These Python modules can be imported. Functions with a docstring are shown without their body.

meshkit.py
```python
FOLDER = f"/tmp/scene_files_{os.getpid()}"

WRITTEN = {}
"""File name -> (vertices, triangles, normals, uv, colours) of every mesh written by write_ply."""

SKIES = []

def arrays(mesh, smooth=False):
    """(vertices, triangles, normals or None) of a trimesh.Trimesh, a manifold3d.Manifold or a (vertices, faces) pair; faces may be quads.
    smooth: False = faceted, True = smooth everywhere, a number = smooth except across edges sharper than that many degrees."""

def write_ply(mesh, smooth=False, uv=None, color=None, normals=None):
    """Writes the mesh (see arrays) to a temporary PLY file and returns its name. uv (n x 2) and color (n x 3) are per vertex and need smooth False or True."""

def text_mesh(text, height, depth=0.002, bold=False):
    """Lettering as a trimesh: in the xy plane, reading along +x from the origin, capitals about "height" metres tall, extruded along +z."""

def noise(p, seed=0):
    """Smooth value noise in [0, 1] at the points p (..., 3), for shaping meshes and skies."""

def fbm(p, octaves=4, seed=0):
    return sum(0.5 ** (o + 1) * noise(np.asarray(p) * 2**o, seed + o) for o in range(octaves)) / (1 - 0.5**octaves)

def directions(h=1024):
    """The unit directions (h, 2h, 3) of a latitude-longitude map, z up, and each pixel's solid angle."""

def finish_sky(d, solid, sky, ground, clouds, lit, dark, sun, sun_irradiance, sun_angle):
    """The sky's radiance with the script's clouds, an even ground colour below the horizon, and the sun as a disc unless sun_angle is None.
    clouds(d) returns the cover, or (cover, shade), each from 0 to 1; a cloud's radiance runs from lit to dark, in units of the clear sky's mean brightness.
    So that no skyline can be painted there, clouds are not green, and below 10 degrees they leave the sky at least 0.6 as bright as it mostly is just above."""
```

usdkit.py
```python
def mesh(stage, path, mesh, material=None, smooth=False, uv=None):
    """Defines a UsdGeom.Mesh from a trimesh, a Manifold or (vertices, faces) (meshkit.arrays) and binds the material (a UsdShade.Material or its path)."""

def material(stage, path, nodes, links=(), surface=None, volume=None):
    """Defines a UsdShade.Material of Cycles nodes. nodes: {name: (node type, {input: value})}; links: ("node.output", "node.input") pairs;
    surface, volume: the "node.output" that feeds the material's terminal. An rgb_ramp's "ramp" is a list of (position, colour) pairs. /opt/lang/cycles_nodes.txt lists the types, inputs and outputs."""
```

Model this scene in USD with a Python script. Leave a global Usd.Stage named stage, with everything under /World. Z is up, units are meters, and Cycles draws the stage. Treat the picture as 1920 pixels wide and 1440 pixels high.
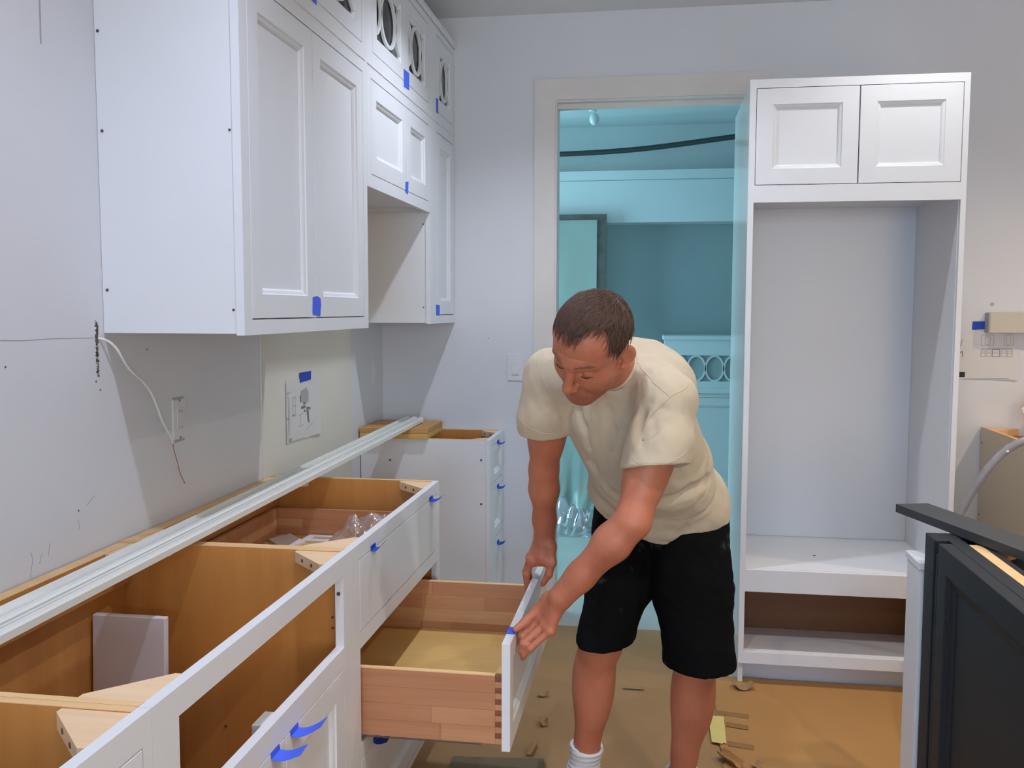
import math, random
import numpy as np, trimesh, manifold3d as m3, shapely
import shapely.geometry as sg, shapely.affinity as sa
import usdkit, meshkit
from pxr import Usd, UsdGeom, UsdLux, UsdShade, Gf, Sdf, Vt

random.seed(7); rng = np.random.default_rng(7)
stage = Usd.Stage.CreateInMemory()
UsdGeom.SetStageUpAxis(stage, 'Z'); UsdGeom.SetStageMetersPerUnit(stage, 1.0)
UsdGeom.Xform.Define(stage, '/World'); UsdGeom.Scope.Define(stage, '/World/Looks')

# ------------------------------------------------------------------ camera, sky, lights, exposure
YAW, PITCH, ROLL, EYE, FPX = 0.1529, 0.0801, -0.0019, 1.432, 1740.0
cam = UsdGeom.Camera.Define(stage, '/World/camera')
fwd = np.array([-math.sin(YAW)*math.cos(PITCH), math.cos(YAW)*math.cos(PITCH), -math.sin(PITCH)])
rt = np.array([math.cos(YAW), math.sin(YAW), 0.0]); dn = np.cross(fwd, rt)
rt, dn = math.cos(ROLL)*rt + math.sin(ROLL)*dn, -math.sin(ROLL)*rt + math.cos(ROLL)*dn
M = Gf.Matrix4d(1.0)
for i, r in enumerate((rt, -dn, -fwd)): M.SetRow(i, Gf.Vec4d(*map(float, r), 0))
M.SetRow(3, Gf.Vec4d(0, 0, EYE, 1))
cam.AddTransformOp().Set(M)
cam.CreateHorizontalApertureAttr(36.0); cam.CreateVerticalApertureAttr(27.0)
cam.CreateFocalLengthAttr(36.0*FPX/1920); cam.CreateClippingRangeAttr(Gf.Vec2f(0.05, 60))
cam.CreateExposureAttr(-0.14)

def rect_light(path, pos, direction, w, h, col, inten):
    l = UsdLux.RectLight.Define(stage, path); l.CreateWidthAttr(w); l.CreateHeightAttr(h)
    l.CreateColorAttr(Gf.Vec3f(*col)); l.CreateIntensityAttr(inten)
    d = np.array(direction, float); d /= np.linalg.norm(d)
    up = np.array([0, 0, 1.0]) if abs(d[2]) < .9 else np.array([0, 1.0, 0])
    x = np.cross(d, up); x /= np.linalg.norm(x); y = np.cross(x, d)
    m = Gf.Matrix4d(1.0)
    for i, r in enumerate((x, y, -d)): m.SetRow(i, Gf.Vec4d(*map(float, r), 0))
    m.SetRow(3, Gf.Vec4d(*map(float, pos), 1)); l.AddTransformOp().Set(m)
    return l
CEIL = 2.742
CANS = [(-.36, 1.49, .62, (.81, .91, 1.17)), (.95, 1.49, .8, (.97, .93, .88)), (2.2, 1.6, .8, (1, .82, .6)), (-.36, -.6, .4, (.78, .90, 1.2)), (.95, -.6, .8, (.95, .94, .97)), (2.3, 3.15, 1.0, (1, .74, .46)), (2.3, -.6, .8, (1, .84, .64)), (-.36, 3.15, .75, (.85, .92, 1.07)), (.95, 3.15, .36, (.95, .94, .93))]   # recessed downlights: x, y, strength, colour
CAN_POWER = 2000.0
rect_light('/World/daylight_left', (-.1, -4.1, 1.5), (0, 1, 0), 1.9, 1.5, (.48, .70, 1.0), 10.5)      # cool daylight from an unseen rear window, set back for even fill
rect_light('/World/warm_fill_right', (2.2, -4.1, 1.5), (0, 1, 0), 1.5, 1.5, (1.0, .80, .54), 10)  # warm fill light added behind the camera on the right
rect_light('/World/daylight_far', (-2.35, 5.45, 1.4), (1, 0, 0), 1.5, 1.8, (.38, .80, .98), 10.0)      # tinted daylight in the room past the doorway

# ------------------------------------------------------------------ materials
def lin(c): c = np.array(c, float)/255; return tuple(np.where(c <= .04045, c/12.92, ((c+.055)/1.055)**2.4))
LOOKS = {}
def mat(name, nodes, links, **k):
    if name not in LOOKS: LOOKS[name] = usdkit.material(stage, '/World/Looks/'+name, nodes, links, **(k or dict(surface='p.BSDF')))
    return LOOKS[name]
def paint(name, c, rough=.5, var=.04, scale=3, bump=.0, bscale=200, spec=.5, **extra):
    c = np.array(c)
    n = {'t': ('texture_coordinate', {}), 'n': ('noise_texture', {'scale': scale, 'detail': 4}),
         'r': ('rgb_ramp', {'ramp': [(.3, tuple(c*(1-var))), (.7, tuple(np.minimum(c*(1+var), .95)))]}),
         'p': ('principled_bsdf', {'roughness': rough, 'specular_ior_level': spec, **extra})}
    l = [('t.object', 'n.vector'), ('n.fac', 'r.fac'), ('r.color', 'p.base_color')]
    if bump:
        n['b'] = ('noise_texture', {'scale': bscale, 'detail': 3}); n['u'] = ('bump', {'strength': bump, 'distance': .002})
        l += [('t.object', 'b.vector'), ('b.fac', 'u.height'), ('u.normal', 'p.normal')]
    return mat(name, n, l)
def wood(name, c1, c2, axis, rough=.45, grain=1.0, spec=.4):
    """Long grain along AXIS (0, 1 or 2) in world-sized object coordinates."""
    s = [28.0*grain]*3; s[axis] = 1.6*grain
    n = {'t': ('texture_coordinate', {}), 'm': ('mapping', {'scale': tuple(s)}), 'n': ('noise_texture', {'scale': 1.0, 'detail': 5, 'roughness': .6, 'distortion': .6}),
         'r': ('rgb_ramp', {'ramp': [(.3, c1), (.7, c2)]}), 'p': ('principled_bsdf', {'roughness': rough, 'specular_ior_level': spec})}
    return mat(name, n, [('t.object', 'm.vector'), ('m.vector', 'n.vector'), ('n.fac', 'r.fac'), ('r.color', 'p.base_color')])
WALL = paint('wall_paint', (.69, .70, .735), .75, .03, 1.5, .15, 90, .3)
WALLW = paint('wall_paint_warm', (.64, .60, .52), .75, .03, 1.5, .15, 90, .3)
SIDEW = paint('warm_lit_white', (.58, .54, .46), .6, .03, 2)  # white paint with the warm light's beige put into its colour
BOARD = paint('bare_wallboard', (.71, .69, .62), .8, .04, 2, .1, 90, .2)
CEILM = paint('ceiling_paint', (.76, .76, .75), .85, .02, 2)
TRIMM = paint('primed_trim', (.70, .66, .63), .6, .04, 4)
WHITE = paint('white_lacquer', (.765, .775, .805), .38, .015, 2)
WHITE2 = paint('white_moulding', (.74, .74, .70), .4, .02, 3)
GLOSSW = paint('glossy_white_panel', (.74, .75, .74), .16, .015, 2)
PINKW = paint('white_offcut', (.72, .66, .68), .5, .02, 4)
MAPLE = wood('maple_veneer', lin((192, 128, 64)), lin((208, 146, 78)), 2, .42, .35)
MAPLEX = wood('maple_veneer_level', lin((192, 128, 64)), lin((208, 146, 78)), 0, .42, .35)
BIRCH = wood('birch_ply', lin((206, 164, 96)), lin((222, 182, 116)), 0, .45, .3)
PALE = wood('pale_pine', lin((226, 190, 150)), lin((240, 208, 172)), 0, .6, .7)
EDGEW = wood('light_wood_edge', lin((222, 178, 122)), lin((238, 200, 150)), 0, .6, .6)
PLY = wood('particle_board', lin((186, 134, 76)), lin((204, 154, 92)), 0, .55, .8)
PLYE = wood('plywood_edge', lin((196, 158, 84)), lin((214, 178, 104)), 0, .6, .8)
STAVES = [wood('stave_%s' % t, lin(a), lin(b), 0, .42, 1.1) for t, a, b in (('amber', (196, 142, 98), (214, 164, 120)), ('rose', (188, 132, 94), (206, 150, 110)), ('honey', (206, 156, 112), (222, 176, 134)), ('brown', (178, 120, 84), (196, 140, 102)))]
ENDG = wood('end_grain', lin((120, 72, 48)), lin((140, 88, 60)), 0, .55, 3)
TAPE = paint('blue_tape', lin((66, 100, 232)), .6, .05, 20, .2, 300)
TAPED = paint('blue_tape_dark', lin((24, 66, 176)), .6, .05, 20, .2, 300)
MASK = paint('masking_tape', lin((206, 190, 118)), .7, .05, 15, .2, 200)
PTAPE = paint('brown_tape', lin((140, 102, 56)), .5, .05, 15)
DARKW = paint('charcoal_lacquer', (.015, .019, .025), .55, .05, 3, 0, 200, .3)
DARKB = paint('charcoal_board', (.04, .044, .048), .55, .05, 3)
SCREW = paint('screw_steel', (.09, .075, .06), .45, .1, 30)
HOLE = paint('gypsum_dust', (.10, .085, .065), .9, .4, 60)
BLACKM = paint('black_ink', (.03, .03, .03), .8)
INK = paint('grey_ink', (.20, .20, .21), .8)
INK2 = paint('light_grey_ink', (.40, .40, .41), .8)
PAPER = paint('plan_paper', (.68, .67, .66), .7, .02, 5)
PLATE = paint('switch_plastic', (.68, .68, .69), .35, .01)
CABLE = paint('white_cable', (.78, .76, .72), .4)
COPPER = paint('bare_copper', lin((190, 130, 96)), .4, .1, 20, **{'metallic': .6})
CONDUIT = paint('grey_conduit', (.25, .23, .235), .38, .06, 30)
FLOORM = paint('floor_slab', (.42, .40, .37), .55, .08, 2, .2, 40)
KRAFT = paint('kraft_paper', lin((154, 121, 82)), .62, .07, 2.2, .35, 14, .35)
KRAFT2 = paint('kraft_paper_tan', lin((168, 124, 72)), .58, .07, 2.2, .35, 14, .35)
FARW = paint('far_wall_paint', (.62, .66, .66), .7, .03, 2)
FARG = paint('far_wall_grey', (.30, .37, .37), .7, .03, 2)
FARWD = paint('dark_wood_casing', (.10, .10, .09), .6, .3, 12)
DARKR = paint('dark_rail', (.02, .03, .03), .5)
CAN = paint('can_white', (.8, .8, .8), .5)
SHADED_WOOD = wood('shade_browned_wood', lin((124, 82, 50)), lin((140, 94, 58)), 0, .5, .4)  # wood colour darkened to carry the shade inside the low compartment
CANL = mat('can_lamp', {'p': ('principled_bsdf', {'base_color': (.9, .9, .9), 'roughness': .6})}, [])
GLASS = mat('clear_pane', {'f': ('fresnel', {'IOR': 1.5}), 't': ('transparent_bsdf', {'color': (.86, .91, .90)}), 'g': ('glossy_bsdf', {'color': (.9, .9, .9), 'roughness': .02}), 'm': ('mix_closure', {})},
            [('f.fac', 'm.fac'), ('t.BSDF', 'm.closure1'), ('g.BSDF', 'm.closure2')], surface='m.closure')
FILM = mat('clear_film', {'t': ('transparent_bsdf', {'color': (.97, .93, .94)}), 'g': ('glossy_bsdf', {'color': (.95, .92, .95), 'roughness': .12}), 'd': ('translucent_bsdf', {'color': (.85, .75, .78)}), 'n': ('noise_texture', {'scale': 60}),
                          'a': ('mix_closure', {'fac': .45}), 'm': ('mix_closure', {'fac': .62})},
           [('g.BSDF', 'a.closure1'), ('d.BSDF', 'a.closure2'), ('t.BSDF', 'm.closure1'), ('a.closure', 'm.closure2')], surface='m.closure')
SHEET = mat('milky_film', {'t': ('transparent_bsdf', {'color': (.85, .95, .93)}), 'g': ('glossy_bsdf', {'color': (.9, .95, .95), 'roughness': .35}), 'd': ('diffuse_bsdf', {'color': (.34, .40, .36)}),
                           'a': ('mix_closure', {'fac': .93}), 'm': ('mix_closure', {'fac': .85})},
            [('g.BSDF', 'a.closure1'), ('d.BSDF', 'a.closure2'), ('t.BSDF', 'm.closure1'), ('a.closure', 'm.closure2')], surface='m.closure')

# ------------------------------------------------------------------ helpers
USED = {}
def numbered(parent, name):
    k = (parent, name); n = USED.get(k, 0); USED[k] = n+1
    return f'{parent}/{name}' + (f'_{n:03d}' if n else '')
def data(p, **k):
    for a, b in k.items():
        if b: p.SetCustomDataByKey(a, b)
LOC = {}
def thing(name, label, cat, loc=(0, 0, 0), group=None):
    path = numbered('/World', name); x = UsdGeom.Xform.Define(stage, path); x.AddTranslateOp().Set(Gf.Vec3d(*map(float, loc)))
    data(x.GetPrim(), label=label, category=cat, group=group); LOC[path] = np.array(loc, float); return path
def shift(mesh, off):
    v, f, _ = meshkit.arrays(mesh); return (v-off, f)
def part(parent, name, mesh, m, label=None, smooth=False, kind=None):
    """Mesh in world coordinates, stored relative to its thing."""
    off = LOC[parent]; path = numbered(parent, name); LOC[path] = off if '/World/' not in path else off
    g = usdkit.mesh(stage, path, shift(mesh, off), m, smooth=smooth); LOC[path] = np.array(off)
    data(g.GetPrim(), label=label, kind=kind); return path
def sub(parent, name, mesh, m, label=None, smooth=False): return part(parent, name, mesh, m, label, smooth)
def solo(name, mesh, m, label, cat, smooth=False, group=None, kind=None):
    v, f, _ = meshkit.arrays(mesh); lo, hi = v.min(0), v.max(0); loc = np.array([(lo[0]+hi[0])/2, (lo[1]+hi[1])/2, lo[2]])
    path = numbered('/World', name); g = usdkit.mesh(stage, path, (v-loc, f), m, smooth=smooth); UsdGeom.Xformable(g).AddTranslateOp().Set(Gf.Vec3d(*map(float, loc)))
    data(g.GetPrim(), label=label, category=cat, group=group, kind=kind); LOC[path] = loc; return path
def struct(name, mesh, m, label=None, smooth=False):
    path = numbered('/World', name); g = usdkit.mesh(stage, path, mesh, m, smooth=smooth); data(g.GetPrim(), kind='structure', label=label); LOC[path] = np.zeros(3); return path
cat_ = trimesh.util.concatenate
def tm(v, f): return trimesh.Trimesh(np.asarray(v, float), np.asarray(f, int), process=False)
def to_tm(man): q = man.to_mesh(); return tm(q.vert_properties[:, :3], q.tri_verts)
def bx(x0, x1, y0, y1, z0, z1, c=0.0):
    lo, hi = np.minimum([x0, y0, z0], [x1, y1, z1]), np.maximum([x0, y0, z0], [x1, y1, z1])
    if not c:
        m = trimesh.creation.box(hi-lo); m.apply_translation((lo+hi)/2); return m
    c = min(c, (hi-lo).min()*.4); pts = []
    for s in np.ndindex(2, 2, 2):
        p = np.where(np.array(s), hi, lo); d = np.where(np.array(s), -c, c)
        for a in range(3):
            q = p + d; q[a] = p[a]; pts.append(q)
    return to_tm(m3.Manifold.hull_points(np.array(pts)))
def frame(o, u, v):
    u, v = np.array(u, float), np.array(v, float); u /= np.linalg.norm(u); v /= np.linalg.norm(v)
    m = np.eye(4); m[:3, 0], m[:3, 1], m[:3, 2], m[:3, 3] = u, v, np.cross(u, v), o; return m
def put(mesh, m): q = mesh.copy(); q.apply_transform(m); return q
def extr(poly, n0, n1):
    gs = getattr(poly, 'geoms', [poly]); out = []
    for g in gs:
        if g.area < 1e-9: continue
        e = trimesh.creation.extrude_polygon(g, n1-n0, engine='earcut'); e.apply_translation([0, 0, n0]); out.append(e)
    return cat_(out)
def rect(a, b, c, d): return sg.box(a, c, b, d)
def ring(w, h, prof, u0=0, v0=0):
    """A mitred frame: the closed profile of (inset, height) swept round the rectangle."""
    V, F, n = [], [], len(prof)
    for d, t in prof: V += [[u0+d, v0+d, t], [u0+w-d, v0+d, t], [u0+w-d, v0+h-d, t], [u0+d, v0+h-d, t]]
    for i in range(n):
        j = (i+1) % n
        for k in range(4):
            l = (k+1) % 4; F += [[4*i+k, 4*i+l, 4*j+l], [4*i+k, 4*j+l, 4*j+k]]
    m = tm(V, F)
    if m.volume < 0: m.invert()
    return m
def tube(pts, r, sides=10, closed_ends=True):
    p = np.asarray(pts, float); r = np.broadcast_to(r, len(p))
    t = np.gradient(p, axis=0); t /= np.linalg.norm(t, axis=1, keepdims=True)
    a = np.cross(t[0], [0, 0, 1.0] if abs(t[0][2]) < .9 else [1.0, 0, 0]); V = []
    for i in range(len(p)):
        a = a - t[i]*(a@t[i]); a /= np.linalg.norm(a); b = np.cross(t[i], a)
        for k in range(sides):
            g = 2*np.pi*k/sides; V.append(p[i] + r[i]*(np.cos(g)*a+np.sin(g)*b))
    F = []
    for i in range(len(p)-1):
        for k in range(sides):
            l = (k+1) % sides; q = i*sides; F += [[q+k, q+l, q+sides+l], [q+k, q+sides+l, q+sides+k]]
    if closed_ends:
        V += [p[0], p[-1]]; e = len(V)
        for k in range(sides):
            l = (k+1) % sides; F += [[e-2, l, k], [e-1, (len(p)-1)*sides+k, (len(p)-1)*sides+l]]
    return tm(V, F)
def spline(pts, n=40):
    from scipy.interpolate import CubicSpline
    p = np.asarray(pts, float); s = np.r_[0, np.cumsum(np.linalg.norm(np.diff(p, axis=0), axis=1))]
    return CubicSpline(s, p)(np.linspace(0, s[-1], n))
def disc(o, n, r, t=.002, sides=14):
    n = np.array(n, float); a = np.cross(n, [0, 0, 1.0] if abs(n[2]) < .9 else [1.0, 0, 0])
    c = trimesh.creation.cylinder(r, t, sections=sides); c.apply_translation([0, 0, t/2]); return put(c, frame(o, a, np.cross(n, a)))
def screw(parent, o, n, r=.0035): part(parent, 'screw', disc(o, n, r, .0015, 10), SCREW)
T = .02
def door_prof(st, t=T): return [(0, -t), (0, -.0012), (.0012, 0), (st, 0), (st+.0025, -.0035), (st+.010, -.0065), (st+.014, -.0105), (st+.0145, -.014), (st+.0145, -t)]
def panel_door(parent, m, w, h, st=.055, name='door', mt=None, glass=None):
    mt = mt or WHITE
    d = part(parent, name, put(ring(w, h, door_prof(st)), m), mt)
    i = st+.012
    if glass is None:
        sub(d, 'panel', put(extr(rect(i, w-i, i, h-i), -.018, -.013), m), mt)
    else:
        sub(d, 'pane', put(extr(rect(i, w-i, i, h-i), -.017, -.013), m), GLASS)
        a, b, c, e = i+.001, w-i-.001, i+.001, h-i-.001; op = rect(a, b, c, e); rx, ry = (b-a)*glass, (e-c)/2; out = []
        for k in range(-int(.5/glass/2+1), int(.5/glass/2+1)+1):
            cx = (a+b)/2 + k*2*rx
            o = sa.scale(sg.Point(cx, (c+e)/2).buffer(1, 32), rx+.004, ry+.001); q = sa.scale(sg.Point(cx, (c+e)/2).buffer(1, 32), rx-.009, ry-.012)
            out.append(o.difference(q).intersection(op))
        for o in out:
            if o.area > 1e-6: sub(d, 'oval_muntin', put(extr(o, -.0095, -.0012), m), mt)
    return d

# ------------------------------------------------------------------ the room
XW, YB, XR, YR = -1.265, 4.2146, 3.3, -4.2
struct('floor', bx(-3.2, 4.2, -4.8, 8.2, -.08, 0), FLOORM)
def holed(poly, n0, n1, m): return put(extr(poly, n0, n1), m)
hol = rect(-1.6, 3.6, -4.4, YB+.12)
for x, y, s, cc in CANS: hol = hol.difference(sg.Point(x, y).buffer(.075, 16))
struct('ceiling', holed(hol, CEIL, CEIL+.03, np.eye(4)), CEILM)
wl = struct('wall_left', bx(XW-.12, XW, YR-.12, YB+.12, 0, CEIL), WALL)
struct('wall_right', bx(XR, XR+.12, YR-.12, YB+.12, 0, CEIL), WALL)
DL, DR, DZ = -.459, .43, 2.367
FY = frame((0, YB, 0), (1, 0, 0), (0, 0, 1))                      # local z = -y (towards the camera)
bwp = rect(XW-.12, XR, 0, CEIL).difference(rect(DL, DR, -.1, DZ))
wb = struct('wall_back', put(extr(bwp, -.115, 0), FY), WALL)
wb2 = wb
wr = rect(-1.5, XR+.1, 0, CEIL)
for a, b in ((-1.05, .85), (1.45, 2.95)): wr = wr.difference(rect(a, b, .75, 2.25))
FR = frame((0, YR, 0), (-1, 0, 0), (0, 0, 1))
struct('wall_rear', put(extr(sa.scale(wr, -1, 1, origin=(0, 0)), -.12, 0), FR), WALL)
for a, b in ((-1.05, .85), (1.45, 2.95)):
    w = struct('window', put(ring(b-a, 1.5, [(0, -.1), (0, .015), (.06, .015), (.06, -.1)]), frame((b, YR, .75), (-1, 0, 0), (0, 0, 1))), TRIMM)
    sub(w, 'mullion', put(extr(rect(-.02, .02, .06, 1.44), -.06, -.02), frame(((a+b)/2, YR, .75), (-1, 0, 0), (0, 0, 1))), TRIMM)
# drywall joints, screws and holes in the walls
FL = frame((XW, 0, 0), (0, 1, 0), (0, 0, 1))                      # local (y, z), local z = +x
def on_left(poly, t=.0012): return put(extr(poly, -.002, t), FL)
part(wl, 'joint', on_left(sg.LineString([(1.2, 1.374), (1.45, 1.3715), (1.64, 1.370), (1.70, 1.3672), (1.8, 1.3685), (1.945, 1.366)]).buffer(.0009), .0004), INK2)
part(wl, 'joint', on_left(sg.LineString([(1.798, 1.98), (1.80, 2.1)]).buffer(.0022), .0006), INK2)
gap = sg.LineString([(1.962, 1.392), (1.960, 1.37), (1.957, 1.352)]).buffer(.003)
for k in range(70):
    z = 1.278+.126*rng.random(); gap = gap.union(sg.Polygon([(1.958+.011*(rng.random()-.5)+.0026*math.cos(q)*rng.uniform(.4, 1.3), z+.0034*math.sin(q)*rng.uniform(.4, 1.6)) for q in np.linspace(0, 5.5, 6)]).buffer(0))
part(wl, 'cable_hole', on_left(gap, .0008), HOLE)
for y, z in ((1.652, 1.317), (1.95, 1.266), (1.868, .983), (2.17, 1.33), (1.965, 1.245)): part(wl, 'screw', disc((XW-.0005, y, z), (1, 0, 0), .0022, .0015, 8), SCREW)
for pts in (((1.70, .88), (1.71, .915), (1.705, .93)), ((1.73, .90), (1.74, .92)), ((1.76, .91), (1.765, .935)), ((1.865, .965), (1.87, .94)), ((1.9, .99), (1.93, 1.005))):
    part(wl, 'scuff', on_left(sg.LineString(pts).buffer(.0008), .0003), INK2)
part(wl, 'wallboard', put(extr(rect(2.846, 3.742, .25, 1.828), 0, .0035), FL), BOARD, 'bare yellowish wallboard between the cabinets')
for y, z in ((4.10, 1.18), (1.5, 2.3)): pass
# trim round the doorway
def on_back(poly, t0, t1): return put(extr(poly, t0, t1), FY)
struct('trim', on_back(rect(-.548, DL+.004, 0, DZ+.088), .0004, .0125), TRIMM, 'left casing of the doorway')
struct('trim', on_back(rect(DL+.004, .476, DZ-.004, DZ+.088), .0004, .0125), TRIMM, 'head casing of the doorway')
jam = rect(DL-.001, DR+.001, 0, DZ+.001).difference(rect(DL+.012, DR-.012, -.1, DZ-.012))
struct('trim', on_back(jam, -.118, .0005), TRIMM, 'jamb of the doorway')
struct('trim', on_back(rect(DL+.012, DR-.012, DZ-.034, DZ-.012), -.075, -.04), TRIMM, 'stop under the doorway head')
# recessed downlights
for k, (x, y, s, cc) in enumerate(CANS):
    t = thing('recessed_downlight', ['recessed ceiling downlight nearest the left upper cabinets', 'recessed ceiling downlight over the dark island', 'recessed ceiling downlight near the right wall', 'recessed ceiling downlight behind the camera on the left', 'recessed ceiling downlight behind the camera in the middle', 'recessed ceiling downlight over the open side cabinet', 'recessed ceiling downlight behind the camera on the right', 'recessed ceiling downlight before the corner base cabinet', 'recessed ceiling downlight above the front of the tall cabinet'][k], 'ceiling light', (x, y, CEIL), 'recessed downlights')
    prof = np.array([[.072, -.002], [.090, -.002], [.091, 0], [.0745, .0005], [.0745, .075], [.0, .075], [.0, .072], [.072, .072], [.072, -.002]])
    can = trimesh.creation.revolve(prof, sections=32); can.apply_translation((x, y, CEIL)); part(t, 'housing', can, CAN, smooth=40)
    l = UsdLux.DiskLight.Define(stage, t+'/lamp'); l.CreateRadiusAttr(.034); l.CreateColorAttr(Gf.Vec3f(*cc)); l.CreateIntensityAttr(CAN_POWER*s); l.AddTranslateOp().Set(Gf.Vec3d(0, 0, .056))

# the room past the doorway
FYB = 6.6
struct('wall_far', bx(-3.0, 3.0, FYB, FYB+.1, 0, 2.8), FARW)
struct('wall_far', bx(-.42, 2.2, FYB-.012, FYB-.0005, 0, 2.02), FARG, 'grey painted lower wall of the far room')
struct('wall_far_left', bx(-2.5, -2.4, YB+.12, FYB, 0, 2.8), FARW); struct('wall_far_right', bx(2.1, 2.2, YB+.12, FYB, 0, 2.8), FARW)
struct('ceiling_far', bx(-2.5, 2.2, YB+.12, FYB, 2.70, 2.8), FARW)
struct('trim', bx(-2.4, 2.1, FYB-.22, FYB-.013, 2.02, 2.30), FARW, 'boxed soffit along the far room wall')
struct('trim', bx(-2.4, 2.1, FYB-.26, FYB-.013, 2.302, 2.36), FARW, 'moulding on top of the far room soffit')
rail = tube(spline([(-2.398, 6.30, 2.47), (-1.2, 6.28, 2.47), (-.6, 6.25, 2.463), (-.1, 6.2, 2.476), (.4, 6.1, 2.512), (1.2, 5.95, 2.56), (2.098, 5.9, 2.57)], 40), .017, 10)
solo('curtain_rail', rail, DARKR, 'long dark rail bending across the far room ceiling', 'rail', smooth=True)
t = thing('ceiling_fixture', 'small bare bulb holder on the far room ceiling', 'ceiling light', (-.40, 5.85, 2.70))
c = trimesh.creation.revolve(np.array([[0, 0], [.075, 0], [.075, -.008], [.03, -.018], [.022, -.05], [0, -.05]]), sections=24); c.apply_translation((-.40, 5.85, 2.70)); part(t, 'base', c, PLATE, smooth=40)
c = trimesh.creation.icosphere(2, .03); c.apply_scale((1, 1, 1.25)); c.apply_translation((-.39, 5.85, 2.605)); part(t, 'bulb', c, PLATE, smooth=True)
# taped plastic sheet over a far doorway
t = thing('plastic_door_sheet', 'milky plastic sheet in a dark frame on the far doorway', 'plastic sheet', (-.75, FYB-.3, 0))
fr = rect(-1.3, -.333, 0.001, 2.07).difference(rect(-1.23, -.398, -.1, 2.01))
part(t, 'casing', put(extr(fr, .001, .03), frame((0, FYB-.27, 0), (1, 0, 0), (0, 0, 1))), FARWD)
n = 60; X, Z = np.meshgrid(np.linspace(-1.235, -.395, n), np.linspace(.005, 2.03, n)); P = np.stack([X*3, Z*2, 0*X], -1)
Y = FYB-.312-.016*(meshkit.fbm(P*2.2, 4, 3)-.5) - .22*np.exp(-Z/.13)*(meshkit.fbm(P*np.array([3, 1, 1.])*2, 4, 9))
idx = lambda n, m: np.array([[i*m+j, i*m+j+1, (i+1)*m+j+1, (i+1)*m+j] for i in range(n-1) for j in range(m-1)])
part(t, 'sheet', (np.stack([X, Y, Z], -1).reshape(-1, 3), idx(n, n)), SHEET, smooth=True)
# crumpled plastic at its foot
n, m = 26, 40; U, V = np.meshgrid(np.linspace(0, 1, m), np.linspace(0, 1, n)); P = np.stack([U*5, V*4, 0*U], -1)
Z = .004+(.16*np.sin(np.pi*np.clip(V, 0, 1))*np.sin(np.pi*U)**.5)*(.25+1.3*np.abs(meshkit.fbm(P*2, 4, 5)-.5)*3)
solo('crumpled_film', (np.stack([-.78+U*.62, 5.74+V*.30+.05*meshkit.fbm(P, 2, 8), Z], -1).reshape(-1, 3), idx(n, m)), FILM, 'crumpled clear plastic film heaped on the far room floor', 'plastic film', smooth=True)
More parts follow.
